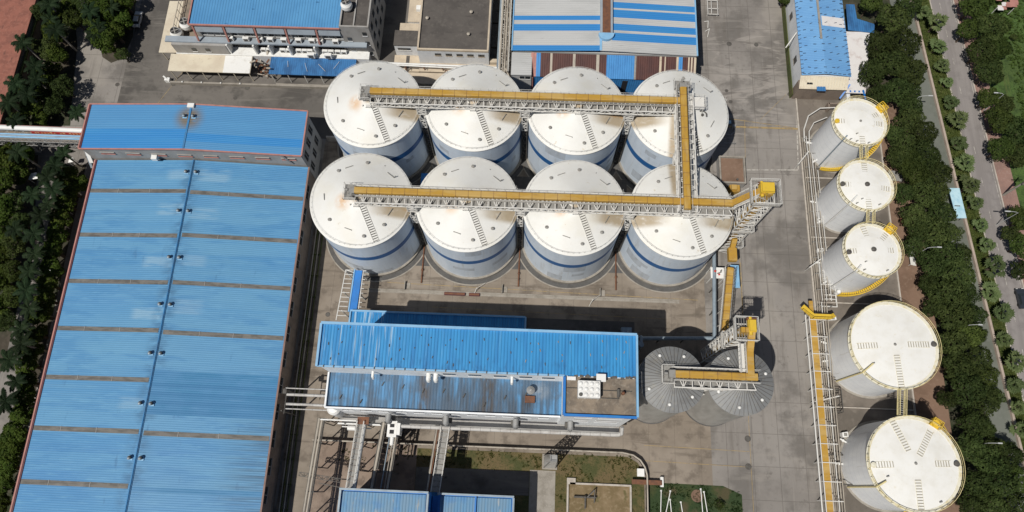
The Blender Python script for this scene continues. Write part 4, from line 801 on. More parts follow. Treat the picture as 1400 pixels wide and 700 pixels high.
b.beam((mx0-.1,mym-.1,ZT-.12),(tx,mym-.1,ZT-.12),.3,.16); b.build('parapet_trim',X['trim_blue'],mb)
b=MB(); b.beam((tx+.0,my0,ZT-.15),(tx+.0,mym-.3,ZT-.15),.42,.75); b.beam((tx,my0-.02,ZT-.05),(mx1,my0-.02,ZT-.05),.42,.62); b.build('corner_parapet',X['trim_deep'],mb)
b=MB(); b.beam((mx0+.1,myl-.05,ZL+.2),(tx-.2,myl-.05,ZL+.2),.3,.8); b.beam((mx0+.1,myl,ZL+.15),(mx0+.1,mym,ZL+.3),.3,.5,0); b.build('lower_parapet',X['fascia'],mb)
# joints of the eave gutter
b=MB()
for k in range(24): x=mx0+1+k*1.75; b.box(x,x+.18,mym-.3,mym+.1,ZT-.05,ZT+.06)
b.build('gutter_bracket',X['dark_steel'],mb)
# fasteners and scraps on the upper roof
b=MB(); q=random.Random(3)
for row,(yy) in enumerate((20.4,22.4,24.9)):
    for k in range(22):
        if q.random()<.8:
            x=mx0+2+k*2.45+q.uniform(-1.,1.); y=yy+q.uniform(-.9,.9); z=ZT-.15+.3*(y-mym+.2)/(my1-mym+.2); L=q.uniform(.2,.5); b.beam((x,y-L/2,z+.1),(x+q.uniform(-.15,.15),y+L/2,z+.1),.12,.09,0 if x<0 else q.choice((0,1,1)))
b.build('roof_fixing',[X['dark_steel'],X['concrete']],mb)
for k in range(10):
    b=MB(); x=mx0+2.5+k*3.7; y=my0+1.2+q.uniform(0,3.5); z=ZL-.1; a=q.uniform(-.5,.5); b.tube((x,y,z+.2),(x+.35*math.cos(a),y+.7,z+.25),.10,6); b.build('roof_hook',X['dark_steel'],mb)
# wall band under the upper roof: vents and ducts
for x,r in ((-26.5,.25),(-16.6,.42),(-15.3,.42),(1.2-3,.25)):
    b=MB(); b.path([(x,mym+.1,ZL+3.2),(x,mym-.9,ZL+3.2),(x,mym-1.1,ZL+2.4)],r,10); b.build('wall_duct',X['white'],mb)
for x in (-14,-9.5,-5,-.5,3.5):
    b=MB(); b.box(x,x+2.2,mym-.06,mym-.01,ZL+2.6,ZL+4.2,0); b.box(x-.1,x+2.3,mym-.14,mym-.02,ZL+2.4,ZL+2.57,1); b.build('window',[X['glass'],X['wall_white']],mb)
b=MB(); b.tube((1.6,17.0,ZL),(1.6,17.0,ZL+1.3),.55,14); b.lathe(1.6,17.,[(.75,ZL+1.2),(.75,ZL+1.4),(.2,ZL+1.9),(0,ZL+1.95)],16); b.box(.6,2.4,14.9,16.1,ZL-.05,ZL+.45,1); b.build('exhaust_fan',[X['galv'],X['rust']],mb)
# south wall details
for k in range(12):
    x=-33+k*3.3; b=MB(); b.box(x,x+1.8,myl+.12,myl+.18,13.5,16.5,0); b.box(x-.1,x+1.9,myl+.02,myl+.18,13.3,13.47,1); b.box(x+.86,x+.94,myl+.1,myl+.18,13.5,16.48,1); b.build('window',[X['glass'],X['wall_white']],mb)
for x0,x1 in ((9.5,12.3),(13.6,17.6)):
    for z in (21.5,23.5,17.0,14.5):
        b=MB(); b.box(x0,x1,my0+.12,my0+.18,z,z+.75,0); b.box(x0-.08,x1+.08,my0+.04,my0+.18,z-.14,z-.02,1); b.build('louvre',[X['wall_grey'],X['wall_white']],mb)
b=MB(); b.box(mx0+.35,mx1-.2,my0-1.3,my0+.15,6.0,6.3); b.build('ledge',X['wall_grey'],mb)
b=MB(); b.path([(-23.5,my0-1.6,9.),(18.6,my0-1.6,9.),(19.2,my0-1.4,9.6),(19.2,my0-.2,10.4)],.36,12)
b.build('steam_pipe',X['steam'],mb)
for x in (-24.5,-13.8,-.9,9.2):
    b=MB(); b.path([(x,my0+.1,14.2),(x,my0-1.0,14.2),(x,my0-1.1,12.6)],.55,12); b.box(x-.9,x+.9,my0-.9,my0+.1,11,12.2,1); b.build('blower_duct',[X['galv'],X['dark_steel']],mb)
# things on the concrete corner roof
wt=thing('water_tank','white sectional water tank with dimpled panels on the mill roof','water tank',(11,16.3,ZT-.25))
b=MB(); b.box(9.4,13.1,15.1,17.9,ZT-.05,ZT+1.5); 
for i in range(4):
    for j in range(3):
        cx,cy=9.4+3.7*(i+.5)/4,15.1+2.8*(j+.5)/3; b.ball((cx,cy,ZT+1.5),.36,10,6,0,.5)
b.build('panel_body',X['white'],wt)
b=MB(); 
for i in range(4): b.box(9.5+i*1.1,9.75+i*1.1,15.0,18.,ZT-.24,ZT-.06)
b.build('base_beam',X['concrete'],wt)
b=MB(); b.lathe(9.85,15.55,[(.3,ZT+1.5),(.3,ZT+1.72),(0,ZT+1.75)],14); b.build('manhole',X['dark_steel'],wt)
b=MB(); b.box(12.6,14.,18.0,19.1,ZT-.2,ZT+.9); b.box(12.5,14.1,17.9,19.2,ZT+.9,ZT+1.0); tag(b.build('white_cabinet',X['white'],loc=(13.3,18.5,ZT)),'small white cabinet at the edge of blue roof and concrete roof','cabinet')
b=MB(); b.path([(13.2,16.6,ZT-.1),(18.6,16.6,ZT-.1)],.07,6); b.path([(13.2,15.3,ZT-.1),(16.4,15.3,ZT-.1),(16.4,16.6,ZT-.1)],.07,6); b.path([(7.6,16.8,ZT-.1),(9.4,16.8,ZT-.1)],.07,6); b.box(16.1,16.5,15.5,16.9,ZT-.2,ZT+.3); b.tube((17.1,16.2,ZT-.2),(17.1,16.2,ZT+.5),.3,12,1); b.ball((17.1,16.2,ZT+.55),.33,10,5,1); tag(b.build('roof_pump',[X['dark_steel'],X['rust']],loc=(16.5,16,ZT)),'rusty pump with thin dark pipes on the concrete roof corner','pump')
b=MB(); b.box(7.6,9.1,18.1,18.7,ZT-.25,ZT+.15); tag(b.build('roof_crate',X['white'],loc=(8.3,18.4,ZT)),'flat white box in the corner of the concrete mill roof','box')
b=MB()
for k in range(14):
    x=9+k*.75+q.uniform(-.3,.3)
    if 12.2<x<14.4: continue
    b.beam((x,18.75+q.uniform(-.1,.3),ZT-.12),(x+.6,18.85+q.uniform(-.2,.3),ZT-.10),.35,.12)
o=b.build('debris',X['dark_steel']); o['kind']='stuff'; tag(o,'ragged dark debris along the edge of the concrete mill roof','debris')
# mill annex behind (mostly in its shade)
ax=thing('mill_annex','low annex with blue and dark roof lying in the shade behind the mill','annex',(-5,30,0))
b=MB(); b.box(-35.1,22,26.4,33.1,0,6.8); b.build('wall',X['wall_grey'],ax)
b=MB(); slab(b,[(-35.4,26.35,7.1),(.1,26.35,7.1),(.1,33.4,6.9),(-35.4,33.4,6.9)],.2); b.build('blue_roof',X['mill_blue'],ax)
b=MB(); slab(b,[(.5,26.35,6.9),(22.3,26.35,6.9),(22.3,33.3,6.9),(.5,33.3,6.9)],.25); b.build('dark_roof',X['flat_dark'],ax)
b=MB(); b.beam((-35.5,33.4,7.05),(.2,33.4,7.05),.35,.4); b.beam((.25,26.4,7.15),(.25,33.4,7.05),.35,.4); b.beam((-35.45,26.4,7.15),(-35.45,33.4,7.05),.3,.4); b.build('parapet_trim',X['trim_blue'],ax)
b=MB()
for x,y in ((20.8,29.4),(23.4,28.4)): b.tube((x,y,0),(x,y,8.6),.5,12); b.path([(x,y,8.4),(x,y+1.6,8.4),(x,y+1.6,6)],.3,10)
b.box(19.5,21.5,30.5,31.8,6.9,8.4); tag(b.build('dust_collector',X['pipe_grey'],loc=(22,29,0)),'grey dust collector pipes in the shade between mill and grey bins','dust collector')
# blue trough bridge from the first silo to the annex
tb=thing('trough_bridge','blue trough bridge with white ladder frame between front silo and mill annex','conveyor bridge',(-35.5,37,0))
b=MB(); b.beam((-34.9,42.2,6.0),(-35.2,33.3,6.0),1.5,.7); b.build('trough',X['blue_plain'],tb)
b=MB(); b.beam((-35.75,42.4,6.3),(-36.05,33.3,6.3),.25,.4); b.build('side_plate',X['trim_blue'],tb)
b=MB()
for x0,x1 in ((-37.7,-36.2),(-34.0,-33.9)):
    n=10
    b.beam((x0,42.3,6.0),(x0-.8 if x0<-37 else x0-.2,31.5,6.0),.16); 
    for k in range(n+1):
        y=42.3-k*.98; dx=-.08*k; b.beam((x0+dx,y,6.0),(x1+dx*.4 if x0<-37 else x0+.6+dx*.3,y,6.0),.12)
for y in (42,37.5,33.6):
    for x in (-37.6,-34.4): b.beam((x,y,0),(x,y,5.9),.2)
b.beam((-37.7,42.3,6.0),(-36.,41.8,6.0),.14); b.build('ladder_frame',X['white_steel'],tb)
# pipes between hall and mill
pp=thing('link_pipe','pair of fat pale pipes bridging the dark alley between the hall and the mill','pipe',(-41,15.5,0))
b=MB()
for y,x0,r in ((16.9,-45.6,.12),(15.7,-45.2,.28),(13.9,-45.1,.26),(13.,-45.1,.12)): b.tube((x0,y,10.),(mx0+.3,y,10.),r,12)
b.build('pipe_run',X['steam'],pp)
b=MB(); b.box(-45.9,-45.2,15.8,16.6,9.6,10.6); b.path([(-45.3,17.2,10),(-45.3,12.,10)],.1,6); 
for y in (12.6,16.7): b.beam((-45.9,y,0),(-45.9,y,10.),.22)
b.build('pipe_support',X['dark_steel'],pp)
b=MB(); b.lathe(-35.6,13.4,[(1.35,0),(1.35,11.),(1.0,11.5),(0,11.7)],28); b.tube((-36.2,13.9,11.2),(-36.2,13.9,11.9),.2,10); tag(b.build('vertical_vessel',X['white'],loc=(-35.2,11.6,0)),'round white vessel hugging the corner of the mill','vessel')
# ================================================================== SOUTH PIPE RACKS
def rackline(name,label,p,q,z,w,pipes,mats,group,deck=None,sup=4.5):
    t=thing(name,label,'pipe rack',(p[0],p[1],0),group); p=Vector((*p,z)); q=Vector((*q,z)); d=(q-p).normalized(); n=Vector((-d.y,d.x,0)); L=(q-p).length
    for o,r,mm in pipes:
        b=MB(); b.tube(p+n*o+Vector((0,0,r)),q+n*o+Vector((0,0,r)),r,10); b.build('pipe_run',X[mm],t)
    b=MB(); k=0
    while k<=L+.1:
        c=p+d*k
        for s in (-1,1): b.beam((c.x+n.x*s*w/2,c.y+n.y*s*w/2,0),(c.x+n.x*s*w/2,c.y+n.y*s*w/2,z),.18)
        b.beam(c-n*(w/2+.2),c+n*(w/2+.2),.18); b.beam(c-n*(w/2)-Vector((0,0,2.5)),c+n*(w/2)-Vector((0,0,.2)),.1); k+=sup
    for s in (-1,1): b.beam(p+n*s*w/2,q+n*s*w/2,.16)
    b.build('frame',X['dark_steel'],t)
    if deck:
        b=MB(); m=max(1,int(L/1.0))
        for i in range(m): 
            a0,a1=p+d*(L*i/m),p+d*(L*(i+.93)/m); b.beam(a0+n*deck[0]+Vector((0,0,.1)),a1+n*deck[0]+Vector((0,0,.1)),deck[1],.06)
        b.build('walkway',X['grating'],t)
        b=MB(); b.rail([p+n*(deck[0]-deck[1]/2),q+n*(deck[0]-deck[1]/2)],1.1,1.4,.09); b.rail([p+n*(deck[0]+deck[1]/2),q+n*(deck[0]+deck[1]/2)],1.1,1.4,.09); b.build('handrail',X['white_steel'],t)
    return t
RG='pipe racks running from the mill to the south sheds'
rackline('pipe_rack','outermost pipe rack with twin tan pipes beside the dark alley',(-38.5,11.6),(-39.7,-14),8,1.3,[(-.35,.24,'tan_pipe'),(.2,.2,'tan_pipe'),(.55,.12,'dark_steel')],None,RG)
rackline('pipe_rack','wide grey walkway bridge with railings reaching the first south shed',(-30.4,11.3),(-31.2,-1),9,1.9,[(.75,.2,'white'),(-.9,.1,'dark_steel')],None,RG,(-.1,1.3))
rackline('pipe_rack','pipe rack with a single tan pipe next to the white boiler duct',(-26.3,11.3),(-27.5,-.8),8,.8,[(0,.26,'tan_pipe')],None,RG)
rackline('pipe_rack','narrow pipe rack with pale pipe and thin blue pipe beside the shaded court',(-24.0,11.2),(-25.0,-.8),8,1.5,[(.45,.2,'tan_pipe'),(-.1,.12,'tan_pipe'),(-.8,.1,'pipe_grey')],None,RG)
rackline('pipe_rack','dark walkway bridge with pale rails crossing the lawn strip',(-14.8,11.),(-15.9,-1),8.5,2.6,[(-1.1,.16,'tan_pipe'),(-.8,.12,'rust')],None,RG,(.5,1.6))
bd=thing('boiler_duct','white boxy duct with dark openings at the foot of the mill wall','duct',(-24.5,9.5,0))
b=MB(); b.box(-25.4,-23.6,8.6,11.6,6.5,9.2); b.path([(-24.5,8.7,8),(-24.5,7.4,8),(-24.5,7.2,6)],.4,10); b.box(-23.5,-22.9,9.,11.2,6.8,9.6); b.build('duct_body',X['white'],bd)
b=MB(); b.box(-24.9,-24.1,9.2,9.9,9.2,9.3); b.box(-24.9,-24.1,10.4,11.,9.2,9.3); b.box(-25.2,-23.8,8.8,11.2,0,6.5); b.build('duct_opening',X['dark'],bd)
b=MB(); b.box(-31.2,-29.,10.7,12.1,9.3,9.5); tag(b.build('rusty_tank',X['rust'],loc=(-30,11.4,9.4)),'rusty brown hatch plate at the mill end of the walkway bridge','hatch plate')
hp=thing('header_pipe','cluster of white pipes along the foot of the mill wall','pipe',(-33,11,0))
b=MB(); b.path([(-38.6,11.4,8.3),(-31.4,11.4,8.3)],.16,8); b.path([(-35.5,10.9,7),(-27,10.9,7),(-26.6,10.2,7)],.18,8); b.path([(-34.8,10.4,6.2),(-29,10.2,6.2)],.12,8); b.tube((-33.7,10.2,6.),(-32.2,10.2,6.),.5,12); b.build('pipe_run',X['white'],hp)
b=MB()
for x in (-38,-34,-30,-27): b.beam((x,10.9,0),(x,10.9,8),.16)
b.build('pipe_support',X['dark_steel'],hp)
b=MB(); b.lattice((-41.6,1.2,7.2),(-33.6,.3,7.2),.7,.6,.9,.09); b.beam((-33.6,.6,0),(-33.6,.6,7.2),.2); b.beam((-37.5,-.3,8.2),(-31.5,-1.2,8.2),.14)
tag(b.build('lattice_boom',X['dark_steel'],loc=(-38,1,7)),'thin dark lattice boom lying across the outermost pipe rack','boom')
# low pipe wall round the lawn
lw=thing('lawn_pipe','grey pipe on short posts curving round the lawn','pipe',(0,7.8,0))
b=MB(); pts=[(-41.6,7.9,1.5),(20.5,7.9,1.5),(22.6,7.5,1.5),(24.0,6.6,1.5),(24.9,5.3,1.5),(25.3,3.8,1.5),(25.35,-14,1.5)]; b.path(pts,.17,10); b.build('pipe_run',X['tan_pipe'],lw)
b=MB()
for k in range(34):
    x=-41+k*1.9
    if x<21: b.box(x-.14,x+.14,7.75,8.05,0,1.25)
for k in range(10): b.box(25.2,25.5,3-k*1.8-.14,3-k*1.8+.14,0,1.25)
b.box(-41.6,20.5,7.8,8.0,.02,1.35); b.box(25.25,25.45,-14,3.8,.02,1.35)
for (xa,ya,_),(xb,yb,_z) in zip(pts[1:-2],pts[2:-1]): b.beam((xa,ya,.68),(xb,yb,.68),.2,1.3); b.build('pipe_support',X['dark_steel'],lw)
b=MB(); b.box(22.3,28.2,2.0,2.9,1.0,1.25); b.box(22.5,22.8,2.2,2.7,0,1.); b.box(27.7,28.,2.2,2.7,0,1.); tag(b.build('wooden_beam',X['rust'],loc=(25,2.4,0)),'brown beam lying over the grey pipe at the lawn corner','beam')
b=MB(); b.box(23.5,24.7,3.6,4.9,0,1.1); b.box(23.4,24.8,3.5,5.,1.1,1.2); tag(b.build('white_box',X['white'],loc=(24.1,4.2,0)),'white box on the lawn beside the curved grey pipe','box')
b=MB(); b.box(28.,28.6,1.7,3.6,0,.9); tag(b.build('white_post',X['white'],loc=(28.3,2.6,0)),'short white post at the corner of the dark lawn','post')
ls=thing('floodlight_mast','tall lattice floodlight mast with silver head rising from the lawn','mast',(6.1,5.6,0))
b=MB(); H=16.5
for k in range(11):
    w0,w1=1.15-.05*k,1.15-.05*(k+1); z0,z1=H*k/11,H*(k+1)/11
    for sx,sy,tx_,ty in ((-1,-1,1,-1),(1,-1,1,1),(1,1,-1,1),(-1,1,-1,-1)):
        b.beam((6.1+sx*w0,5.6+sy*w0,z0),(6.1+sx*w1,5.6+sy*w1,z1),.16); b.beam((6.1+sx*w0,5.6+sy*w0,z0),(6.1+tx_*w1,5.6+ty*w1,z1),.12); b.beam((6.1+sx*w1,5.6+sy*w1,z1),(6.1+tx_*w1,5.6+ty*w1,z1),.1)
b.build('lattice_frame',X['grating'],ls)
b=MB(); b.box(5.5,6.7,5.1,6.1,H,H+.12); b.rail([(5.5,5.1,H),(6.7,5.1,H),(6.7,6.1,H),(5.5,6.1,H)],.8,1.,.06,0,True); b.build('head_platform',X['galv'],ls)
b=MB(); b.box(4.6,7.6,4.1,7.1,0,.25); b.build('base_slab',X['concrete'],ls)
# valve pit on the lawn
vp=thing('valve_pit','low walled pit with dark valve gear on the lawn','valve pit',(13,-1,0))
b=MB()
for x0,x1,y0,y1 in ((10.2,22.3,1.5,1.85),(22.0,22.35,-14,1.5),(9.6,11.3,1.5,2.7),(9.6,9.95,-14,1.5)): b.box(x0,x1,y0,y1,0,.5)
b.build('pit_wall',X['kerb'],vp)
b=MB(); b.poly([(9.95,-14,.04),(22.,-14,.04),(22.,1.5,.04),(9.95,1.5,.04)]); b.build('pit_floor',X['pit'],vp)
b=MB(); b.path([(11.,-.8,.6),(15.4,-.8,.6)],.2,8); b.beam((13.6,-.8,.6),(15.,.6,1.6),.2); b.beam((15.,.6,1.6),(15,-1.8,.5),.18); b.beam((13.2,-3,.6),(13.2,-.8,.6),.22); b.ball((13.2,-.8,.8),.35,8,6); b.build('valve_gear',X['dark_steel'],vp)
for i,((x0,y0),(x1,y1),lb) in enumerate((((28.2,1.),(27.9,-6),'white pole on the dark lawn, closest to the grey pipe'),((30.,1.),(28.6,-5),'white pole lying askew on the dark lawn'),((29.9,-.6),(30.3,-5),'short white pole beside the askew pole on the dark lawn'),((32.,-1.),(32.6,-5),'short white pole in the middle of the dark lawn'),((36.,1.6),(36.4,-6),'white pole on the dark lawn, longer of the near pair'),((36.6,1.1),(37.2,-3),'white pole on the dark lawn, shorter of the near pair'))):
    b=MB(); b.tube((x0,y0,.35),(x1,y1,.1),.09,8); b.box(x0-.15,x0+.15,y0-.15,y0+.15,0.02,.3); tag(b.build('white_pole',X['white'],loc=(x0,y0,0)),lb,'pole','white poles on the dark lawn')
# south sheds
for nm,lab,x0,x1,mt in (('tall_shed','blue shed at the bottom edge with bright blue side wall',-31.5,-15.9,'west'),('tall_shed','blue shed at the bottom edge beside the concrete path, roof split by a ridge',-14.6,-.8,'east')):
    t=thing(nm,lab,'shed',((x0+x1)/2,-9,0),'blue sheds at the bottom edge'); z=15.6 if mt=='west' else 10.8; y1=-1.1 if mt=='west' else -1.25
    b=MB(); b.box(x0,x1,-20,y1,0,z-.4); b.build('wall',X['blue_plain'],t)
    b=MB(); slab(b,[(x0+.4,-20,z-.35),(x1-.4,-20,z-.35),(x1-.4,y1-.4,z-.15),(x0+.4,y1-.4,z-.15)],.2); b.build('roof',X['south_blue'],t)
    b=MB(); b.beam((x0-.1,y1+.02,z+.35),(x1+.1,y1+.02,z+.35),.35,1.0); b.beam((x1+.02,-20,z+.35),(x1+.02,y1-.2,z+.35),.35,1.0); 
    if mt=='west': b.beam((x0+.0,-20,z+.1),(x0+.0,y1-.2,z+.1),.35,.5)
    else: b.beam((x0+6.9,-20,z+.0),(x0+6.9,y1-.2,z+.12),.3,.35,1)
    b.build('parapet_trim',[X['pipe_grey'],X['trim_deep']],t)
b=MB(); b.box(-15.8,-14.7,-20,-1.6,0,9.4); tag(b.build('link_duct',X['trim_deep'],loc=(-15.6,-9,0)),'dark blue link between the two sheds at the bottom edge','link')
b=MB(); b.box(-20.5,2.1,-1.0,3.6,.0,.05); struct('court_paving',b,X['yard_dark'])
# ================================================================== OFFICE BLOCK
of=thing('office_block','office block with blue roof, grey stair tower and rows of air conditioners','office',(-60,100,0))
OZ=13.0; ox0,ox1,oy=-77.6,-43.6,96.2
b=MB(); b.box(ox0+.2,ox1,oy+.5,140,0,OZ-.3); b.build('wall',X['wall_grey'],of)
b=MB(); slab(b,[(ox0,oy,OZ),(ox1,oy,OZ),(ox1,140,OZ+1.2),(ox0,140,OZ+1.2)],.3); b.build('roof',X['office_blue'],of)
b=MB(); b.beam((ox0-.1,oy-.02,OZ-.02),(ox1,oy-.02,OZ-.02),.3,.4); b.beam((ox0-.1,oy,OZ+.1),(ox0-.1,140,OZ+1.3),.3,.4)
for k in range(5):
    x=ox0+.5+k*7.; b.beam((x,oy+.2,OZ-.3),(x,oy-1.0,8.3),.35,.3)
b.build('red_frame',X['trim_pink'],of)
b=MB()
for k in range(5):
    x0=ox0+.9+k*7.; slab(b,[(x0,oy-.35,10.9),(x0+6.2 if k<4 else ox1-.2,oy-.35,10.9),(x0+6.2 if k<4 else ox1-.2,oy+.25,12.6),(x0,oy+.25,12.6)],.1)
b.build('sunshade_panel',X['cyan_trim'],of)
for k in range(5):
    for m_ in range(2):
        x0=ox0+1.4+k*7.+m_*3; b=MB(); b.box(x0,x0+2.4,oy+.42,oy+.49,8.7,10.4,0); b.box(x0-.1,x0+2.5,oy+.36,oy+.49,8.5,8.68,1); b.box(x0+1.15,x0+1.25,oy+.38,oy+.49,8.7,10.4,1); b.build('window',[X['glass'],X['white']],of)
b=MB(); b.box(-85.2,-38.4,oy-1.15,oy+.35,7.6,8.0); b.build('ledge_slab',X['cyan_trim'],of)
def acunit(par,x,y,z,s=1.):
    b=MB(); b.box(x,x+1.1*s,y,y+.5*s,z+.1,z+.95*s); b.lathe(x+.55*s,y-.01,[(.3*s,z+.5*s)],12) if False else None
    b.box(x+.18*s,x+.92*s,y-.02,y-.005,z+.2,z+.82*s,1); b.box(x+.1,x+.25,y,y+.45*s,z,z+.1,1); b.box(x+.8*s,x+.95*s,y,y+.45*s,z,z+.1,1); return b.build('air_conditioner',[X['white'],X['dark_steel']],par)
q=random.Random(8)
for x in (-70.3,-67.,-63.4,-61.3,-57.9,-54.6,-51.8,-49.6,-46.2): acunit(of,x+q.uniform(-.2,.2),oy-.7,8.0,1.25)
b=MB(); b.box(-84,-38.6,oy-1.9,oy+.4,0,4.1); b.build('lower_storey',X['wall_white'],of)
b=MB(); b.box(-71.,-44.4,oy+.38,oy+.48,4.4,7.3); b.build('recess_band',X['dark'],of)
b=MB(); b.box(-84.,-38.5,oy-1.95,oy+.38,4.1,4.3)
for x in (-71.,-64.8,-61.2,-56.6,-50.6): b.box(x-.18,x+.18,oy-1.6,oy+.38,4.3,7.6)
b.build('balcony_slab',X['white'],of)
for i,x in enumerate((-64.,-62.6,-59.4,-58.,-55.6,-54.2,-53.,-49.4,-48.,-46.4,-45.)): acunit(of,x,oy-.9,4.3,1.15)
for i,x in enumerate((-52.5,-48.5)): acunit(of,x,oy-2.6,4.9,1.5)
b=MB(); b.box(-83.8,-71.2,oy-1.75,oy+.3,4.3,7.6); b.build('corner_wall',X['wall_grey'],of)
for x in (-79.6,-76.4):
    b=MB(); b.box(x,x+1.0,oy-1.83,oy-1.76,5.2,6.4,0); b.box(x-.1,x+1.1,oy-1.9,oy-1.76,5.05,5.19,1); b.build('window',[X['glass'],X['white']],of)
b=MB(); b.box(-43.6,-37.0,oy+.1,112.5,0,OZ+.1); b.build('stair_tower',X['wall_grey'],of)
b=MB(); b.box(-43.2,-37.4,oy+.5,112.,OZ+.1,OZ+.16); b.build('tower_roof',X['flat_dark'],of)
b=MB()
for a in ((-43.6,-37.0,oy+.1,oy+.45),(-43.6,-37.,112.15,112.5),(-37.35,-37.,oy+.45,112.15),(-43.6,-43.25,oy+.45,112.15)): b.box(*a,OZ+.1,OZ+.8)
b.box(-40.6,-40.3,oy+.5,112.,OZ+.16,OZ+.5); b.build('tower_parapet',X['wall_grey'],of)
for x,z in ((-38.8,10.6),(-38.8,7.1),(-38.8,3.2),(-42.6,8.5),(-42.6,4.6)):
    b=MB(); b.box(x,x+.95,oy+.02,oy+.09,z,z+1.25,0); b.box(x-.1,x+1.05,oy-.06,oy+.09,z-.16,z-.02,1); b.build('window',[X['glass'],X['wall_white']],of)
for k in range(4):
    for z in (3.,7.,10.4):
        y=98+k*3.4; b=MB(); b.box(-36.99,-36.9,y,y+1.3,z,z+1.4,0); b.box(-36.99,-36.82,y-.1,y+1.4,z-.16,z-.02,1); b.build('window',[X['glass'],X['wall_grey']],of)
# canopies
b=MB(); slab(b,[(-88.4,94.6,4.0),(-85.,94.6,4.1),(-84.9,109.,4.1),(-88.5,109.,4.0)],.25); slab(b,[(-85.,94.6,4.1),(-80.5,94.6,4.1),(-80.5,96,4.12),(-85,96,4.12)],.25)
for y in (95.2,100,105,108.6): b.beam((-88.1,y,0),(-88.1,y,3.8),.18)
b.build('yard_canopy',X['cream'],of)
b=MB(); slab(b,[(-85.4,89.8,3.9),(-66.,89.8,3.9),(-66.,94.3,4.05),(-85.4,94.3,4.05)],.22); slab(b,[(-72.4,89.75,3.96),(-66.1,89.75,3.96),(-66.1,94.2,4.11),(-72.4,94.2,4.11)],.04,1)
for k in range(6): b.beam((-85.+k*3.7,90.1,0),(-85.+k*3.7,90.1,3.7),.16)
b.build('front_canopy',[X['cream'],X['white']],of)
b=MB(); slab(b,[(-61.6,89.8,3.9),(-41.5,89.8,3.9),(-41.5,94.3,4.05),(-61.6,94.3,4.05)],.2)
b.build('blue_canopy',X['canopy_blue'],of)
b=MB()
for k in range(6): b.beam((-61.3+k*3.9,90.1,0),(-61.3+k*3.9,90.1,3.7),.16)
for x,y,a,L in ((-57.5,93.2,80,1.6),(-53.4,92.8,70,2.4),(-50.2,92.6,45,2.6),(-45.4,93.4,120,2.2)): b.beam((x,y,4.25),(x+L*math.cos(math.radians(a)),y-L*math.sin(math.radians(a)),4.2),.06)
b.build('canopy_post',X['white_steel'],of)
b=MB(); b.box(-86.,-40,88.5,88.9,0,.9); b.box(-61.,-40.,88.9,89.5,0,.35); tag(b.build('low_wall',X['concrete'],loc=(-63,88.7,0)),'low pale concrete wall in front of the office canopies','wall')
b=MB()
for k in range(4): b.ball((-83+k*4.6,88.7,1.05),.22,8,5)
tag(b.build('wall_lamp',X['white'],loc=(-76,88.7,0)),'small white lamps spaced along the low office wall','lamps')
b=MB(); b.box(-87.4,-86.2,88.9,89.7,0,1.1); b.beam((-87.6,89.8,1.5),(-86.3,88.8,.8),.35,.2); tag(b.build('gate_box',X['white'],loc=(-87,89.5,0)),'white boxes at the corner of the low office wall','box')
b=MB(); q=random.Random(9)
for k in range(46):
    x,y,z=-65.6+q.random()*3.8,90.4+q.random()*5.,q.uniform(.5,4.8); a=q.random()*6.3; L=q.uniform(.5,1.5); b.beam((x,y,z),(x+L*math.cos(a),y+L*math.sin(a),z+q.uniform(-.4,.4)),q.uniform(.1,.4),.15,q.randrange(2))
tag(b.build('scrap_pile',[X['rust'],X['tan_pipe']],loc=(-63.7,93,0)),'heap of rusty frames and pipes between the cream and blue canopies','scrap heap')
def cooling(x,y,z,s,label):
    t=thing('cooling_tower',label,'cooling tower',(x,y,z),'white round cooling towers')
    b=MB(); b.lathe(x,y,[(1.0*s,z+.5),(1.25*s,z+1.2),(1.2*s,z+2.0),(.82*s,z+2.55),(.82*s,z+2.95)],24); b.build('drum',X['white'],t)
    b=MB(); b.lathe(x,y,[(.8*s,z+2.7),(0,z+2.7)],20); b.build('fan_opening',X['dark'],t)
    b=MB(); 
    for k in range(4): b.beam((x,y,z+2.8),(x+.72*s*math.cos(k*PI/2+.4),y+.72*s*math.sin(k*PI/2+.4),z+2.84),.26,.05)
    b.build('fan_blade',X['grating'],t)
    b=MB()
    for k in range(6): b.beam((x+.95*s*math.cos(k*1.047),y+.95*s*math.sin(k*1.047),z),(x+.95*s*math.cos(k*1.047),y+.95*s*math.sin(k*1.047),z+.6),.14)
    b.build('leg',X['dark_steel'],t)
cooling(-82.3,101.2,4.3,1.15,'white cooling tower in the office corner, upper of the pair'); cooling(-84.,98.6,4.3,1.15,'white cooling tower in the office corner, lower of the pair'); cooling(-42.2,101.3,OZ+.16,1.05,'white cooling tower standing on the dark stair tower roof')
b=MB(); b.box(-85.,-77.6,96.4,112,3.9,4.2); q=random.Random(4)
b.build('plant_deck',X['flat_dirty'],of)
b=MB(); b.beam((-85.2,111,9.),(-77.6,111,OZ),.2); b.rail([(-84.9,97,4.2),(-84.9,109,4.2)],2.2,2.,.14); b.path([(-81,104,5),(-79,99.5,5),(-78.6,97.4,5)],.2,8); b.box(-80,-78.3,97,98.2,4.2,5.4); b.path([(-83.6,103.,4.9),(-80.,103.4,4.9),(-79.,106,4.9)],.16,8)
b.build('plant_pipe',X['tan_pipe'],of)
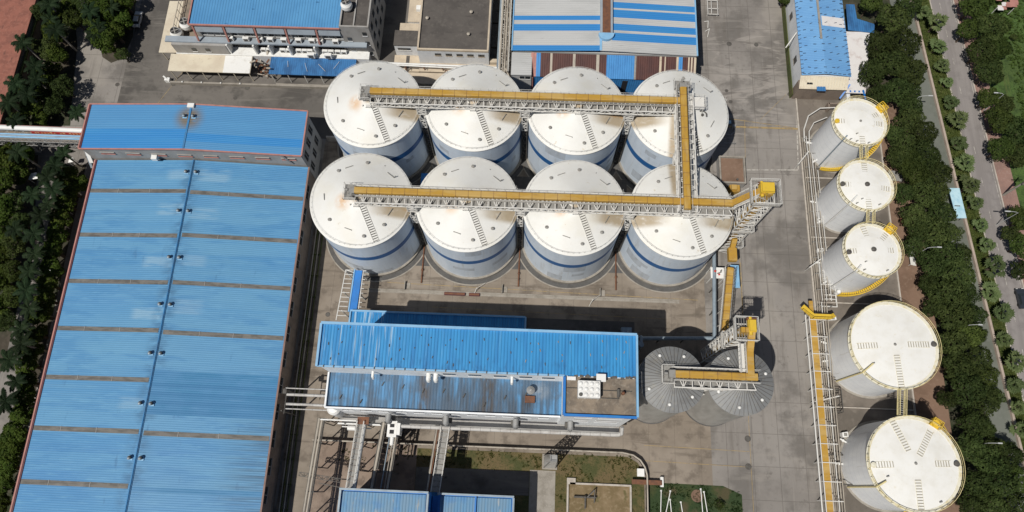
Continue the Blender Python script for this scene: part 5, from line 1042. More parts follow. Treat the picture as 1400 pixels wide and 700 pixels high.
# ================================================================== GREY ROOF HALL AND YARD PARTS NORTH OF THE SILOS
gh=thing('flat_roof_hall','flat roofed hall with dark weathered roof and pale parapet','hall',(-18,105,0))
b=MB(); b.box(-26.7,-10.4,94.6,150,0,8); b.build('wall',X['wall_white'],gh)
b=MB(); b.box(-26.3,-10.8,95.,149,8.0,8.06); b.build('roof',X['flat_dark'],gh)
b=MB()
for a in ((-26.7,-10.4,94.55,94.95),(-10.75,-10.35,94.95,150),(-26.75,-26.35,94.95,150)): b.box(*a,8,8.55)
b.build('parapet',X['beige'],gh)
for k in range(5):
    x=-22.8+k*2.5; b=MB(); b.box(x,x+1.4,94.5,94.58,6.3,7.1,0); b.box(x-.08,x+1.48,94.44,94.59,6.16,6.28,1); b.build('window',[X['glass'],X['beige']],gh)
for x,y in ((-14.9,105.),(-15.2,99.),(-25.,103.)): 
    b=MB(); b.tube((x,y,8),(x,y,8.7),.22,10); b.lathe(x,y,[(.4,8.6),(.4,8.75),(0,8.95)],12); b.build('roof_vent',X['tan_pipe'],gh)
b=MB(); b.box(-26.6,-8.,92.4,94.5,0,2.9); b.box(-26.8,-7.8,92.2,94.54,2.9,3.15); b.box(-10.2,-8.,94.5,95.5,2.9,4.2); b.build('low_ledge',X['beige'],gh)
b=MB()
for k in range(5): b.box(-10.3,-8.1,96.+k*3.4,99.1+k*3.4,0,3.0+.3*(k%2))
b.build('side_bay',X['dark_steel'],gh)
bw=thing('beige_shed','long low beige roofed shed just behind the back silo row','shed',(-20,90,0))
b=MB(); b.box(-33,-8.,89.4,91.9,0,2.6); b.build('wall',X['beige'],bw)
b=MB(); slab(b,[(-33.2,89.2,2.7),(-7.8,89.2,2.7),(-7.8,92.,2.9),(-33.2,92.,2.9)],.2); b.build('roof',X['beige'],bw)
nb=thing('white_block','small white block with slit window and grey roof between office and dark roofed hall','block',(-29,98,0))
b=MB(); b.box(-32.6,-27.,97.1,101.,0,6.); b.build('wall',X['wall_white'],nb)
b=MB(); b.box(-32.7,-26.9,97.,101.1,6.,6.25); b.build('roof',X['flat_dark'],nb)
b=MB(); b.box(-31.9,-28.9,96.98,97.06,4.4,5.1,0); b.box(-32,-28.8,96.9,97.07,4.22,4.38,1); b.build('slit_window',[X['glass'],X['white']],nb)
b=MB(); b.box(-32.9,-27.,92.8,97.,0,2.); b.box(-33.,-26.9,92.7,97.05,2.,2.2); b.box(-30.2,-29.4,92.9,96.9,2.2,2.24,1); b.build('porch',[X['beige'],X['flat_dark']],nb)
tr=thing('terrace_block','pale stepped terrace roof beside the dark roofed hall','terrace',(-29,110,0))
b=MB(); b.box(-29.8,-26.9,103.5,150,0,6.2); b.box(-31.6,-27.4,101.4,103.5,0,5.6); b.build('wall',X['wall_white'],tr)
b=MB(); b.box(-29.9,-26.85,103.4,150,6.2,6.4); b.box(-31.7,-27.3,101.3,103.4,5.6,5.8); b.build('roof',X['beige'],tr)
b=MB(); b.box(-28.,-27.,106.2,107.4,6.4,7.3); b.build('roof_box',X['white'],tr)
np_=thing('overhead_pipe','pair of long pale pipes carried behind the back silos','pipe',(-20,93,0))
b=MB(); b.path([(-36.8,93.8,3.2),(-36.8,92.9,5.2),(-7.6,92.5,5.2)],.22,10); b.path([(-36.,92.6,5.),(-7.6,92.,5.)],.16,8); b.build('pipe_run',X['white'],np_)
b=MB()
for k in range(7): b.beam((-34+k*4.3,92.6,0),(-34+k*4.3,92.6,5.),.18); b.beam((-34+k*4.3,91.8,4.9),(-34+k*4.3,93.1,4.9),.14)
for x in (-20.5,-18.8): b.path([(x,91.2,3.4),(x,92,4.2),(x+.6,92,4.2)],.12,6)
b.build('pipe_support',X['rust'],np_)
nr=thing('pipe_rack','tall white lattice pipe rack beside the striped warehouse','pipe rack',(-6.8,100,0))
b=MB(); b.lattice((-6.9,91.,4.6),(-6.9,150,4.6),2.2,1.8,2.,.15); 
for k in range(12):
    for s in (-1.1,1.1): b.beam((-6.9+s,91.2+k*5,0),(-6.9+s,91.2+k*5,4.6),.18)
b.build('frame',X['white_steel'],nr)
b=MB()
for o,r in ((-.8,.2),(-.2,.14),(.3,.24),(.85,.12)): b.tube((-6.9+o,90.5,6.6),(-6.9+o,150,6.6),r,8)
b.path([(-6.4,91.5,6.6),(-5.6,90.,6.),(-5.4,88.6,3.)],.2,8); b.build('pipe_run',X['tan_pipe'],nr)
b=MB(); b.path([(-8.3,150,5.2),(-8.3,92.2,5.2)],.26,10); b.build('grey_pipe',X['pipe_grey'],nr)
# striped warehouse
sw=thing('striped_warehouse','large warehouse with grey and blue striped roof sheets and a ridge ventilator','warehouse',(16,105,0))
b=MB(); b.box(-4.8,36.4,94.2,150,0,9.7); b.build('wall',X['sheet_grey'],sw)
b=MB(); Z=10.0; zz=lambda x: Z+1.0*(1-abs(x-16)/20.8)
YL=[94.,at(760,71,Z).y,at(760,63.5,Z).y,at(760,43.6,Z).y,at(760,34.6,Z).y,at(760,29,Z).y,at(760,23,Z).y,113,116,122,125,150]
YR=[94.,at(890,60,Z).y,at(890,49.5,Z).y,at(890,46,Z).y,at(890,37,Z).y,at(890,28.5,Z).y,at(890,18,Z).y,at(890,15.5,Z).y,at(890,7.5,Z).y,112.5,115,121,124,150]
for i in range(len(YL)-1):
    m=i%2; slab(b,[(-5,YL[i],zz(-5)),(14.8,YL[i],zz(14.8)),(14.8,YL[i+1],zz(14.8)),(-5,YL[i+1],zz(-5))],.15,m)
for i in range(len(YR)-1):
    m=i%2; slab(b,[(17.4,YR[i],zz(17.4)),(36.6,YR[i],zz(36.6)),(36.6,YR[i+1],zz(36.6)),(17.4,YR[i+1],zz(17.4))],.15,m)
slab(b,[(14.8,94.,zz(15)),(17.4,94.,zz(17)),(17.4,98.,zz(17)),(14.8,98,zz(15))],.15,0)
b.build('roof',[X['sheet_grey'],X['sheet_blue']],sw)
b=MB(); b.box(14.7,17.5,98.2,150,10.6,11.7); b.lathe(16.1,98.2,[(1.75,10.7),(1.75,11.75),(0,11.75)],20,1,None,PI,2*PI); b.box(15.2,17.,98.3,150,11.7,11.78,2); b.build('ridge_ventilator',[X['cyan_trim'],X['trim_blue'],X['rust']],sw)
b=MB(); b.beam((14.9,94.1,zz(15)+.08),(14.9,98,zz(15)+.08),.5,.1); b.beam((36.6,94,10.08),(36.6,150,10.08),.3,.25); b.beam((-5,94,10.08),(-5,150,10.08),.25,.25); b.build('edge_trim',X['trim_blue'],sw)
b=MB(); b.box(-4.9,-.4,88.6,94.,0,8.9); b.build('side_bay',X['sheet_grey'],sw)
b=MB(); slab(b,[(-5.,88.4,9.),(-.4,88.4,9.),(-.4,94.,9.3),(-5,94.,9.3)],.15); b.build('side_roof',X['sheet_grey'],sw)
b=MB(); b.box(-3.,-.7,88.5,88.58,7.2,8.2,0); b.box(-3.1,-.6,88.44,88.59,7.05,7.18,1); b.box(-1.9,-1.8,88.46,88.59,7.2,8.2,1); b.build('window',[X['glass'],X['white']],sw)
for x,y,lb in ((-3.6,86.9,'white tank furthest from the pink edged shed'),(-2.2,86.9,'white tank nearest the pink edged shed')):
    b=MB(); b.tube((x-.9,y,1.2),(x+.6,y,1.2),.6,14); b.ball((x+.6,y,1.2),.6,12,6); b.box(x-.6,x-.4,y-.5,y+.5,0,1.); b.box(x+.3,x+.5,y-.5,y+.5,0,1.); tag(b.build('small_tank',X['tan_pipe'],loc=(x,y,0)),lb+' behind the silos','small tank')
# maroon and blue shed
ms=thing('maroon_shed','shed with maroon and blue roof panels in front of the striped warehouse','shed',(18,91,0))
zn,zs_=9.5,7.6; yn=93.95; ys=at(735,104.5,zs_).y
px_=[(727,733,'trim_pink'),(733,739,'shed_blue'),(739,752,'sheet_maroon'),(752,755,'tan_pipe'),(755,783,'sheet_maroon'),(783,786.5,'tan_pipe'),(786.5,815,'sheet_maroon'),(815,819,'tan_pipe'),(819,829,'sheet_maroon'),(829,867,'shed_blue'),(867,869.5,'grating'),(869.5,901,'sheet_maroon'),(901,904,'beige'),(904,908,'sheet_maroon'),(908,909.5,'beige'),(909.5,924,'sheet_maroon'),(924,927,'beige'),(927,932.5,'shed_blue'),(932.5,940,'sheet_maroon'),(940,942,'beige'),(942,944,'sheet_maroon'),(944,946,'beige'),(946,948,'sheet_maroon'),(948,951,'beige')]
keys=list(dict.fromkeys(k for *_,k in px_)); b=MB()
for a,c,k in px_:
    xa,xb=at(a,88,8.5).x,at(c,88,8.5).x
    if xb>36.9: xb=min(xb,37.1)
    slab(b,[(xa,ys,zs_),(xb,ys,zs_),(xb,yn,zn),(xa,yn,zn)],.12,keys.index(k))
b.build('roof',[X[k] for k in keys],ms)
b=MB(); b.box(.1,36.8,ys+.2,yn-.1,0,7.3); b.build('wall',X['shed_blue'],ms)
b=MB()
for x0,x1,m in ((20.3,21.5,0),(25.4,26.8,0),(2.,3.,1)): b.box(x0,x1,ys+.1,ys+.19,.5,6.6,m)
b.build('door_opening',[X['dark'],X['trim_deep']],ms)
b=MB(); b.beam((-.3,ys,zs_-.2),(-.3,ys,0.),.6,.5); b.beam((-.3,ys,zs_+.05),(-.3,yn,zn+.05),.6,.15); b.build('gable_trim',X['trim_pink'],ms)
# loading frame on the yard
b=MB()
for x in (42.0,42.9,44.4): b.beam((x,112.,1.),(x,125,1.),.14)
for y in (112,113.6,116,119,122): b.beam((41.8,y,1.),(44.6,y,1.),.14)
for x in (42.,44.4):
    for y in (112.2,118,124): b.beam((x,y,0),(x,y,1.),.14)
tag(b.build('steel_rack',X['white_steel'],loc=(43,116,0)),'white steel rack standing on the yard beside the striped warehouse','rack')
b=MB(); b.path([(41.2,110.4,.2),(42.2,110.6,.2),(42.,108.6,.2)],.1,6); b.path([(41.3,107.6,.2),(42.4,108.4,.2),(41.8,106.,.2)],.1,6); tag(b.build('bent_pipe',X['white_steel'],loc=(41.8,108,0)),'bent white pipes lying along the striped warehouse wall','pipe')
# ================================================================== PALE BLUE BUILDING, top corner
ne=thing('pale_blue_workshop','pale blue roofed workshop with white walls and a dotted pattern of roof fixings','workshop',(66,100,0))
nx0,nx1,ny0=60.8,71.9,92.
b=MB(); b.box(nx0+.1,nx1-.1,ny0,150,0,6.7); b.build('wall',X['wall_white'],ne)
b=MB(); xm=65.9
slab(b,[(nx0,ny0-.1,7.),(xm,ny0-.1,7.9),(xm,150,7.9),(nx0,150,7.)],.18); slab(b,[(xm,ny0-.1,7.9),(nx1,ny0-.1,7.),(nx1,150,7.),(xm,150,7.9)],.18); b.build('roof',X['ne_blue'],ne)
b=MB(); zz2=lambda x: 7.+.9*(1-abs(x-xm)/(5.1 if x<xm else 6.)); y0,y1=at(1140,36,7.6).y,at(1140,23,7.6).y
slab(b,[(66.2,y0,zz2(66.2)+.06),(71.7,y0,zz2(71.7)+.06),(71.7,y1,zz2(71.7)+.06),(66.2,y1,zz2(66.2)+.06)],.05); b.build('roof_patch',X['white_roof'],ne)
b=MB(); q=random.Random(21)
for k in range(120):
    x=nx0+.7+q.random()*10.4; y=ny0+.6+q.random()*24
    if k<22: x=nx0+.25; y=ny0+.5+k*1.1
    elif k<44: x=nx1-.3; y=ny0+.5+(k-22)*1.1
    elif k<54: y=ny0+.2; x=nx0+.5+(k-44)*1.12
    else: y=ny0+1.6+2.0*((k-54)%11)+q.uniform(-.3,.3); x=nx0+1.4+((k-54)//11)*1.75+q.uniform(-.5,.5)
    a=q.uniform(-.2,.5); L=.33; b.beam((x-L*math.cos(a),y-L*math.sin(a),zz2(x)+.10),(x+L*math.cos(a),y+L*math.sin(a),zz2(x)+.10),.11,.10,0)
b.build('roof_fixing',X['fixing'],ne)
b=MB(); b.beam((xm-.3,ny0+9,zz2(xm)+.1),(xm-.3,150,zz2(xm)+.1),.5,.12); b.build('ridge_strip',X['concrete'],ne)
b=MB(); slab(b,[(nx0-.1,89.6,5.0),(nx1-.4,89.6,5.0),(nx1-.4,92.,6.6),(nx0-.1,92.,6.6)],.15); 
for k in range(18): b.beam((nx0+.2+k*.62,89.6,5.06),(nx0+.2+k*.62,92.,6.66),.09,.08)
b.build('lean_to_roof',X['cream'],ne)
b=MB(); b.box(nx0,nx1-.5,89.9,91.95,0,4.8); b.build('lean_to_wall',X['wall_brown'],ne)
b=MB(); b.box(64.6,66.6,89.0,90.5,5.2,5.35); b.build('awning',X['canopy_blue'],ne)
b=MB(); b.box(62.3,63.6,90.4,90.9,5.62,5.8); b.build('vent_slot',X['dark'],ne)
b=MB(); slab(b,[(72.1,90.,3.2),(76.6,90.,3.2),(79.4,106.6,3.2),(72.3,106.6,3.2)],.18); b.build('annex_roof',X['white_roof'],ne)
b=MB(); b.box(72.2,76.,90.3,92.,0,3.0); b.box(72.4,77.8,92.,106.4,0,3.); b.box(73.4,75.6,89.95,90.05,2.2,2.9,1); b.build('annex_wall',[X['wall_grey'],X['dark']],ne)
b=MB()
for k in range(14): y=91+k*1.1; b.box(72.3,72.7,y,y+.25,3.2,3.36); 
for k in range(4): b.box(73+k*1.,73.3+k*1.,90.2,90.6,3.2,3.36)
b.build('annex_fixing',X['trim_deep'],ne)
b=MB(); slab(b,[(74.2,106.8,3.6),(80.2,106.2,3.6),(80.6,108.6,3.6),(76.6,110.,3.6),(76.4,114,3.6),(74.4,114,3.6)],.2); b.build('blue_lean_to',X['canopy_blue'],ne)
b=MB(); b.box(72.1,74.1,107,113,0,2.6); b.build('brick_bay',X['rust'],ne)
for y in (97.,109.):
    b=MB(); b.box(nx0+.0,nx0+.08,y,y+1.6,3.2,4.8,0); b.box(nx0-.08,nx0+.09,y-.1,y+1.7,3.02,3.18,1); b.build('window',[X['glass'],X['concrete']],ne)
b=MB(); b.beam((60.7,103.5,6.5),(58.4,100.2,5.2),.22); b.beam((60.7,103.5,4.),(60.7,103.5,7.),.14); tag(b.build('wall_boom',X['white_steel'],loc=(60,102,5)),'white boom sticking out of the pale blue workshop wall','boom')
b=MB(); b.box(60.3,60.5,90,125,0,2.); tag(b.build('green_fence',X['verge'],loc=(60.4,105,0)),'dark green fence along the pale blue workshop wall','fence')
b=MB(); b.box(72.4,73.2,88.6,90.,0,2.8); b.beam((70.9,88.9,2.5),(72.6,91.4,4.6),.35,.25,1); b.beam((77.2,88.8,2.),(75.9,90.6,3.6),.4,.2,1); tag(b.build('gate_pillar',[X['wall_white'],X['trim_deep']],loc=(73,89,0)),'white pillars and blue braces between workshop annex and first tank','pillar')
b=MB(); b.box(68.6,72.6,87.8,88.1,0,1.8); b.box(68.4,68.8,86.6,88.1,0,1.8); tag(b.build('brick_wall',X['wall_brown'],loc=(70,88,0)),'short brown wall below the pale blue workshop','wall')
# small brown topped tank house beside the end silo
th=thing('pit_shed','small shed with brown dirt covered flat roof beside the end silo','shed',(45,70,0))
b=MB(); b.box(42.4,48.,66.7,73.1,0,2.3); b.build('wall',X['wall_grey'],th)
b=MB(); b.box(42.7,47.7,67.,72.8,2.3,2.36); b.build('roof',X['dirt'],th)
b=MB()
for a in ((42.3,48.1,66.6,66.95),(42.3,48.1,72.85,73.2),(42.3,42.65,66.95,72.85),(47.75,48.1,66.95,72.85)): b.box(*a,2.3,2.75)
b.build('parapet',X['concrete'],th)
b=MB(); b.tube((46.2,67.6,2.36),(46.2,67.6,2.7),.25,12); b.build('roof_drain',X['dark_steel'],th)
b=MB(); b.box(44.6,46.8,64.9,66.5,0,2.0); b.box(44.8,46.,65.1,66.3,2.,2.6); tag(b.build('yellow_gearbox',X['yellow'],loc=(45.7,65.7,0)),'yellow machine housing at the foot of the brown topped shed','machine')
b=MB(); b.box(41.,46.2,82.6,83.4,.4,.55); b.box(41.2,41.5,82.7,83.3,0,.4); b.box(45.7,46.,82.7,83.3,0,.4); tag(b.build('blue_bench',X['cyan_roof'],loc=(43.6,83,0)),'long light blue board on trestles in the shadow of the end silo','board')
b=MB(); b.path([(41.,79.7,.6),(46.,79.7,.6),(46.8,80.4,.6),(46.9,82.2,.6)],.1,6); b.path([(40.5,78.8,.6),(44.8,78.6,.6)],.08,6); b.box(46.4,47.1,81.6,82.2,0,.9); b.rail([(42,77.4,0),(46.8,77.4,0)],1.,1.2,.08)
tag(b.build('yard_pipe_loop',X['galv'],loc=(44,79.5,0)),'thin grey pipe loop on the ground beside the end silo','pipe')
for i,(x,y,lb) in enumerate(((-10.6,40.4,'white tripod stand at the drain below the second front silo'),(14.2,38.8,'white leaning sampling stand below the gap before the last front silo'))):
    b=MB(); b.tube((x,y,0),(x+.1,y,1.9),.07,8); b.beam((x+.1,y,1.9),(x+1.9,y+1.6,.9),.07); b.beam((x-.5,y-.9,.1),(x+.2,y+.4,1.4),.08); tag(b.build('sampling_stand',X['white_steel'],loc=(x,y,0)),lb,'stand')
for x0,x1,lb in ((-17.4,-12.9,'long low red brown hydrant trough below the second front silo'),(-12.1,-9.8,'short low red brown trough beside the white stand')):
    b=MB(); b.box(x0,x1,39.2,39.8,.02,.5); b.box(x0+.1,x1-.1,39.3,39.7,.5,.53,1); tag(b.build('red_trough',[X['trim_maroon'],X['rust']],loc=(x0,39.5,0)),lb,'trough')
for i,x in enumerate((-26.,-5.,16.)):
    b=MB(); b.box(x-.08,x+.08,40.,41.8,0,.9); b.box(x,x+1.1,40.3,41.6,0,.12); tag(b.build('drain_step',X['concrete'],loc=(x,41,0)),'concrete drain step below the gap between front silos, '+('near the long blue roof','in the middle','near the open yard')[i],'drain step','drain steps')
for i in range(3):
    x=GX+(i+.5)*DX; b=MB(); b.tube((x,GY-11.5,.25),(x,GY+3,.25),.16,8); b.ball((x,GY-8.6,.35),.3,8,5); b.tube((x,GY-10,0),(x,GY-10,.9),.1,6); tag(b.build('gap_pipe',X['rust'],loc=(x,GY-5,0)),'rusty pipe running into the gap between front silos, '+('nearest the long blue roof','the middle gap','nearest the open yard')[i],'pipe','rusty pipes in the silo gaps')
for i in range(3):
    x=GX+(i+.5)*DX+.1; b=MB(); b.box(x-1.6,x+1.9,63.,66.4,0,2.2); b.prism([(x-1.8,62.8),(x+2.1,62.8),(x+2.1,66.6),(x-1.8,66.6)],2.2,2.35,1); tag(b.build('gap_shed',[X['wall_grey'],X['trim_deep' if i==0 else 'flat_dark']],loc=(x,64.6,0)),('small blue roofed shed','small dark roofed shed')[i>0]+' in the gap between silo rows, '+('nearest the long blue roof','the middle gap','nearest the open yard')[i],'shed')
# ================================================================== EDGES: boundary wall, shelter, east pavement things
b=MB()
for i in range(26):
    y=-60+10*i; b.prism([(road_x(y,-.24),y),(road_x(y,.24),y),(road_x(y+9.98,.24),y+9.98),(road_x(y+9.98,-.24),y+9.98)],0,.62)
tag(b.build('boundary_wall',X['wall_beige'],loc=(95,60,0)),'long low beige boundary wall between tree belt and roadside verge','wall')
cs=thing('bus_shelter','light blue roofed shelter straddling the beige boundary wall','shelter',(94,63,0))
b=MB(); b.prism([(92.5,67.2),(94.9,67.3),(95.4,60.2),(93.2,60.1)],2.5,2.62); b.box(93.2,94.4,62.9,63.1,2.62,2.7,1); b.build('roof',[X['cyan_roof'],X['dark_steel']],cs)
b=MB()
for x,y in ((92.8,66.9),(94.6,66.9),(93.5,60.4),(95.1,60.5)): b.beam((x,y,0),(x,y,2.5),.12)
b.build('post',X['galv'],cs)
rh=thing('red_roof_building','building with weathered red roof in the top corner','building',(-130,90,0))
b=MB(); b.box(-160,-120.6,66,140,0,4.6); b.build('wall',X['wall_brown'],rh)
b=MB(); b.box(-160.2,-120.4,65.8,140,4.6,4.9); b.build('roof',X['red_roof'],rh)
b=MB(); b.box(-120.4,-119.9,66,140,3.2,3.6); b.box(-124,-118.6,71.6,73.6,3.,3.3); b.build('gutter',X['verge'],rh)
b=MB(); b.box(-121.4,-110.,75.,79,0,2.6); b.box(-121.8,-109.8,74.8,79.2,2.6,2.8); 
b2=MB(); b2.prism([(-128,73.4),(-117.5,73.2),(-119.,76.2),(-128,77.4)],0,2.4,0); b2.prism([(-128.3,73.2),(-117.2,73.),(-118.8,76.5),(-128.3,77.7)],2.4,2.55,0); tag(b2.build('small_outbuilding',X['concrete'],loc=(-122,75,0)),'pale flat roofed outbuilding by the pipe bridge at the edge of the picture','outbuilding')
for i,(px,py,s) in enumerate(((45,241,1.7),(87,286,1.5),(83,306,1.3),(69,371,1.5),(43,467,1.3),(97,219,1.1),(42,500,1.))):
    p=at(px,py,2.2); b=MB(); q=random.Random(i)
    b.poly([(p.x-s*.6,p.y-s*.5,2.0),(p.x+s*.7,p.y-s*.3,2.2),(p.x+s*.5,p.y+s*.5,2.5),(p.x-s*.4,p.y+s*.4,2.3)]); b.poly([(p.x-s*.4,p.y+s*.4,2.26),(p.x+s*.5,p.y+s*.5,2.46),(p.x+s*.7,p.y-s*.3,2.16),(p.x-s*.6,p.y-s*.5,1.96)])
    for dx,dy in ((-.5,-.4),(.6,-.25),(.4,.4),(-.3,.3)): b.beam((p.x+s*dx,p.y+s*dy,0),(p.x+s*dx,p.y+s*dy,2.1),.06)
    tag(b.build('white_awning',X['white'],loc=(p.x,p.y,0)),'small white awning under the palms beside the long hall, '+ordn[i]+' from the top' if i not in (0,5) else ('white awning furthest from the long hall under the trees' if i==0 else 'white awning nearest the pipe bridge'),'awning','white awnings under the palms')
b=MB(); b.box(113.2,114.2,63,80,0,1.8); b.box(115.5,125,64,74,0,3.2); tag(b.build('roadside_wall',X['white_roof'],loc=(114,70,0)),'white roadside wall at the edge beyond the red paved footpath','wall')
p=at(1376,4,3)
b=MB(); q=random.Random(2)
for k in range(14): 
    x,y=p.x+q.uniform(-2.4,2.4),p.y+q.uniform(-1.4,2.4); s=q.uniform(.5,1.1); b.box(x-s,x+s,y-s*.6,y+s*.6,2.2+.03*k,2.3+.03*k,q.randrange(2))
for sx in (-2,2):
    for sy in (-1,2): b.beam((p.x+sx,p.y+sy,0),(p.x+sx,p.y+sy,2.4),.12)
tag(b.build('patched_shelter',[X['white_roof'],X['trim_pink']],loc=(p.x,p.y,0)),'shelter patched with red and white sheets in the green field','shelter')
p=at(1371,267,0)
b=MB(); b.tube((p.x,p.y,0),(p.x+.2,p.y+.1,10.5),.26,12,0,.17); b.beam((p.x-1.2,p.y,9.6),(p.x+1.4,p.y,9.6),.14); b.beam((p.x-.9,p.y,8.8),(p.x+1.1,p.y,8.8),.12); b.box(p.x-.35,p.x+.35,p.y-.6,p.y-.2,7.,8.2); tag(b.build('utility_pole',X['concrete'],loc=(p.x,p.y,0)),'thick concrete utility pole on the red footpath beyond the road','utility pole')
def lamp(px,py,dx,label):
    T=at(px,py,8.0); x,y=T.x-dx,T.y; t=thing('street_lamp',label,'street lamp',(x,y,0),'street lamps')
    b=MB(); b.tube((x,y,0),(x,y,7.4),.09,10,0,.05); b.path([(x,y,7.3),(x+dx*.25,y,7.8),(x+dx*.6,y,8.0),(x+dx,y,8.05)],.05,8); b.build('pole',X['lamp_grey'],t)
    b=MB(); b.box(min(x+dx*.8,x+dx*1.25),max(x+dx*.8,x+dx*1.25),y-.12,y+.12,7.97,8.1); b.build('lamp_head',X['lamp_grey'],t)
lamp(1272,131,2.2,'pale curved street lamp by the gap in the upper tree belt'); lamp(1284,338,2.,'pale street lamp poking out of the tree belt below the blue shelter'); lamp(1340,444,1.8,'pale street lamp among trees level with the upper wide tank'); lamp(1367,606,1.8,'pale street lamp among trees level with the lower wide tank'); lamp(1362,127,-2.,'pale street lamp among trees beyond the road, upper'); lamp(1378,289,-2.5,'pale street lamp beyond the road near the utility pole')
# ================================================================== VEGETATION
def foliage(name,c0,c1,c2,sc=.5):
    m=mat(name,c0,.6,layers=[nz(sc,c1,.42,.6,.9,detail=3),nz(sc*3.2,c2,.5,.68,.8,detail=3)],spec=.08)
    nt=m.node_tree; b=nt.nodes['Principled BSDF']; src=b.inputs['Base Color'].links[0].from_socket; oi=nt.nodes.new('ShaderNodeObjectInfo'); hs=nt.nodes.new('ShaderNodeHueSaturation')
    for nm_,lo,hi in (('Value',.72,1.45),('Hue',.485,.512)):
        mr=nt.nodes.new('ShaderNodeMapRange'); mr.inputs['To Min'].default_value=lo; mr.inputs['To Max'].default_value=hi
        if nm_=='Hue':
            fr=nt.nodes.new('ShaderNodeMath'); fr.operation='FRACT'; mu=nt.nodes.new('ShaderNodeMath'); mu.operation='MULTIPLY'; mu.inputs[1].default_value=7.31; nt.links.new(oi.outputs['Random'],mu.inputs[0]); nt.links.new(mu.outputs[0],fr.inputs[0]); nt.links.new(fr.outputs[0],mr.inputs['Value'])
        else: nt.links.new(oi.outputs['Random'],mr.inputs['Value'])
        nt.links.new(mr.outputs[0],hs.inputs[nm_])
    nt.links.new(src,hs.inputs['Color']); nt.links.new(hs.outputs[0],b.inputs['Base Color'])
    tr=nt.nodes.new('ShaderNodeBsdfTranslucent'); ms=nt.nodes.new('ShaderNodeMixShader'); ms.inputs[0].default_value=.42; nt.links.new(hs.outputs[0],tr.inputs['Color']); nt.links.new(b.outputs[0],ms.inputs[1]); nt.links.new(tr.outputs[0],ms.inputs[2]); nt.links.new(ms.outputs[0],nt.nodes['Material Output'].inputs[0])
    return m
X['leaf_dark']=foliage('dark_foliage',(.056,.080,.024),(.034,.052,.016),(.094,.120,.038))
X['leaf_mid']=foliage('mid_foliage',(.068,.098,.024),(.043,.066,.017),(.105,.135,.036))
X['leaf_bush']=foliage('bush_foliage',(.070,.105,.019),(.042,.070,.013),(.105,.135,.030))
X['leaf_palm']=foliage('palm_frond',(.022,.040,.018),(.014,.027,.012),(.040,.060,.026),.8)
X['leaf_fan']=foliage('fan_palm_frond',(.13,.17,.07),(.085,.125,.045),(.20,.24,.12),1.2)
X['bark']=mat('tree_bark',(.10,.075,.055),.9,layers=[nz((3,3,.6),(.06,.045,.035),.4,.7,.8)])
X['palm_bark']=mat('palm_bark',(.34,.31,.27),.85,layers=[nz((2,2,1.5),(.24,.21,.18),.4,.7,.8),dict(kind='joint',grid=(('z',.35),),w=.04,col=(.2,.18,.15),amt=.6)])
def crown_mesh(seed,R=4.,flat=.72,n=3900,leaf=.40,lobes=9,zc=0.):
    q=random.Random(seed); b=MB(); L=[]
    L.append((Vector((0,0,0)),R*.62))
    for k in range(lobes):
        a=2*PI*k/lobes+q.uniform(-.4,.4); rr=R*q.uniform(.38,.66); L.append((Vector((rr*math.cos(a),rr*math.sin(a),R*flat*q.uniform(-.30,.38))),R*q.uniform(.28,.46)))
    for k in range(4): L.append((Vector((q.uniform(-.35,.35)*R,q.uniform(-.35,.35)*R,R*flat*q.uniform(.3,.6))),R*q.uniform(.24,.38)))
    tot=sum(r*r for _,r in L); made=0
    for c,r in L:
        for _ in range(int(n*r*r/tot)):
            d=Vector((q.gauss(0,1),q.gauss(0,1),q.gauss(.25,1))).normalized()
            # twig clumps: jitter radius, leave gaps
            cl=math.sin(d.x*7+c.x*3)+math.sin(d.y*8+c.y*2+1)+math.sin(d.z*7+c.z)
            rad=r*(.86+.07*cl+q.uniform(-.12,.16))
            if cl<-1.3 and q.random()<.7: continue
            p=c+Vector((d.x,d.y,d.z*.85))*rad
            if any((p-c2).length<r2*.72 for c2,r2 in L if c2 is not c): continue
            nrm=(d+Vector((q.gauss(0,.55),q.gauss(0,.55),q.gauss(.3,.5)))).normalized()
            x=nrm.orthogonal().normalized(); x=(Matrix.Rotation(q.uniform(0,2*PI),3,nrm) @ x); y=nrm.cross(x); s=leaf*q.uniform(.6,1.35)
            p=p+Vector((0,0,zc))
            b.poly([p-x*s*.5-y*s*.12,p-x*s*.1-y*s*.34,p+x*s*.55,p-x*s*.05+y*s*.34],0)
    return b
def trunk_mesh(seed,h,R,r=.24):
    q=random.Random(seed+100); b=MB(); b.tube((0,0,0),(0,0,h*.55),r*1.25,10,0,r*.85); b.tube((0,0,h*.55),(.1,.05,h*.85),r*.85,10,0,r*.45)
    for k in range(6):
        a=2*PI*k/6+q.uniform(-.4,.4); z=h*q.uniform(.42,.6); e=Vector((R*.6*math.cos(a),R*.6*math.sin(a),h*q.uniform(.8,1.05))); s=Vector((0,0,z)); m_=s.lerp(e,.5)+Vector((0,0,.3)); b.tube(s,m_,r*.55,7,0,r*.35); b.tube(m_,e,r*.35,7,0,r*.12)
    return b
def make_tree(name,seed,R,H,leafm,label,cat,group,flat=.72,n=3900,leaf=.40,lobes=9):
    t=thing(name,label,cat,(0,0,0),group); zc=H-R*flat*.75
    trunk_mesh(seed,zc,R).build('trunk',X['bark'],t); crown_mesh(seed,R,flat,n,leaf,lobes,zc).build('crown',X[leafm],t); return t
class Grove:
    """plants copies of a few finished trees"""
    def __init__(s,makers): s.mk=makers; s.pro={}
    def plant(s,k,loc,label,rot,scale,group,dh=1.):
        if k not in s.pro:
            o=s.pro[k]=s.mk[k](label); o.location=loc; o.rotation_euler=(0,0,rot); o.scale=(scale,scale,scale*dh)
        else: o=copy_tree(s.pro[k],loc,label,rot,(scale,scale,scale*dh))
        o['group']=group; return o
BG='broad dark trees of the belt beside the tanks'
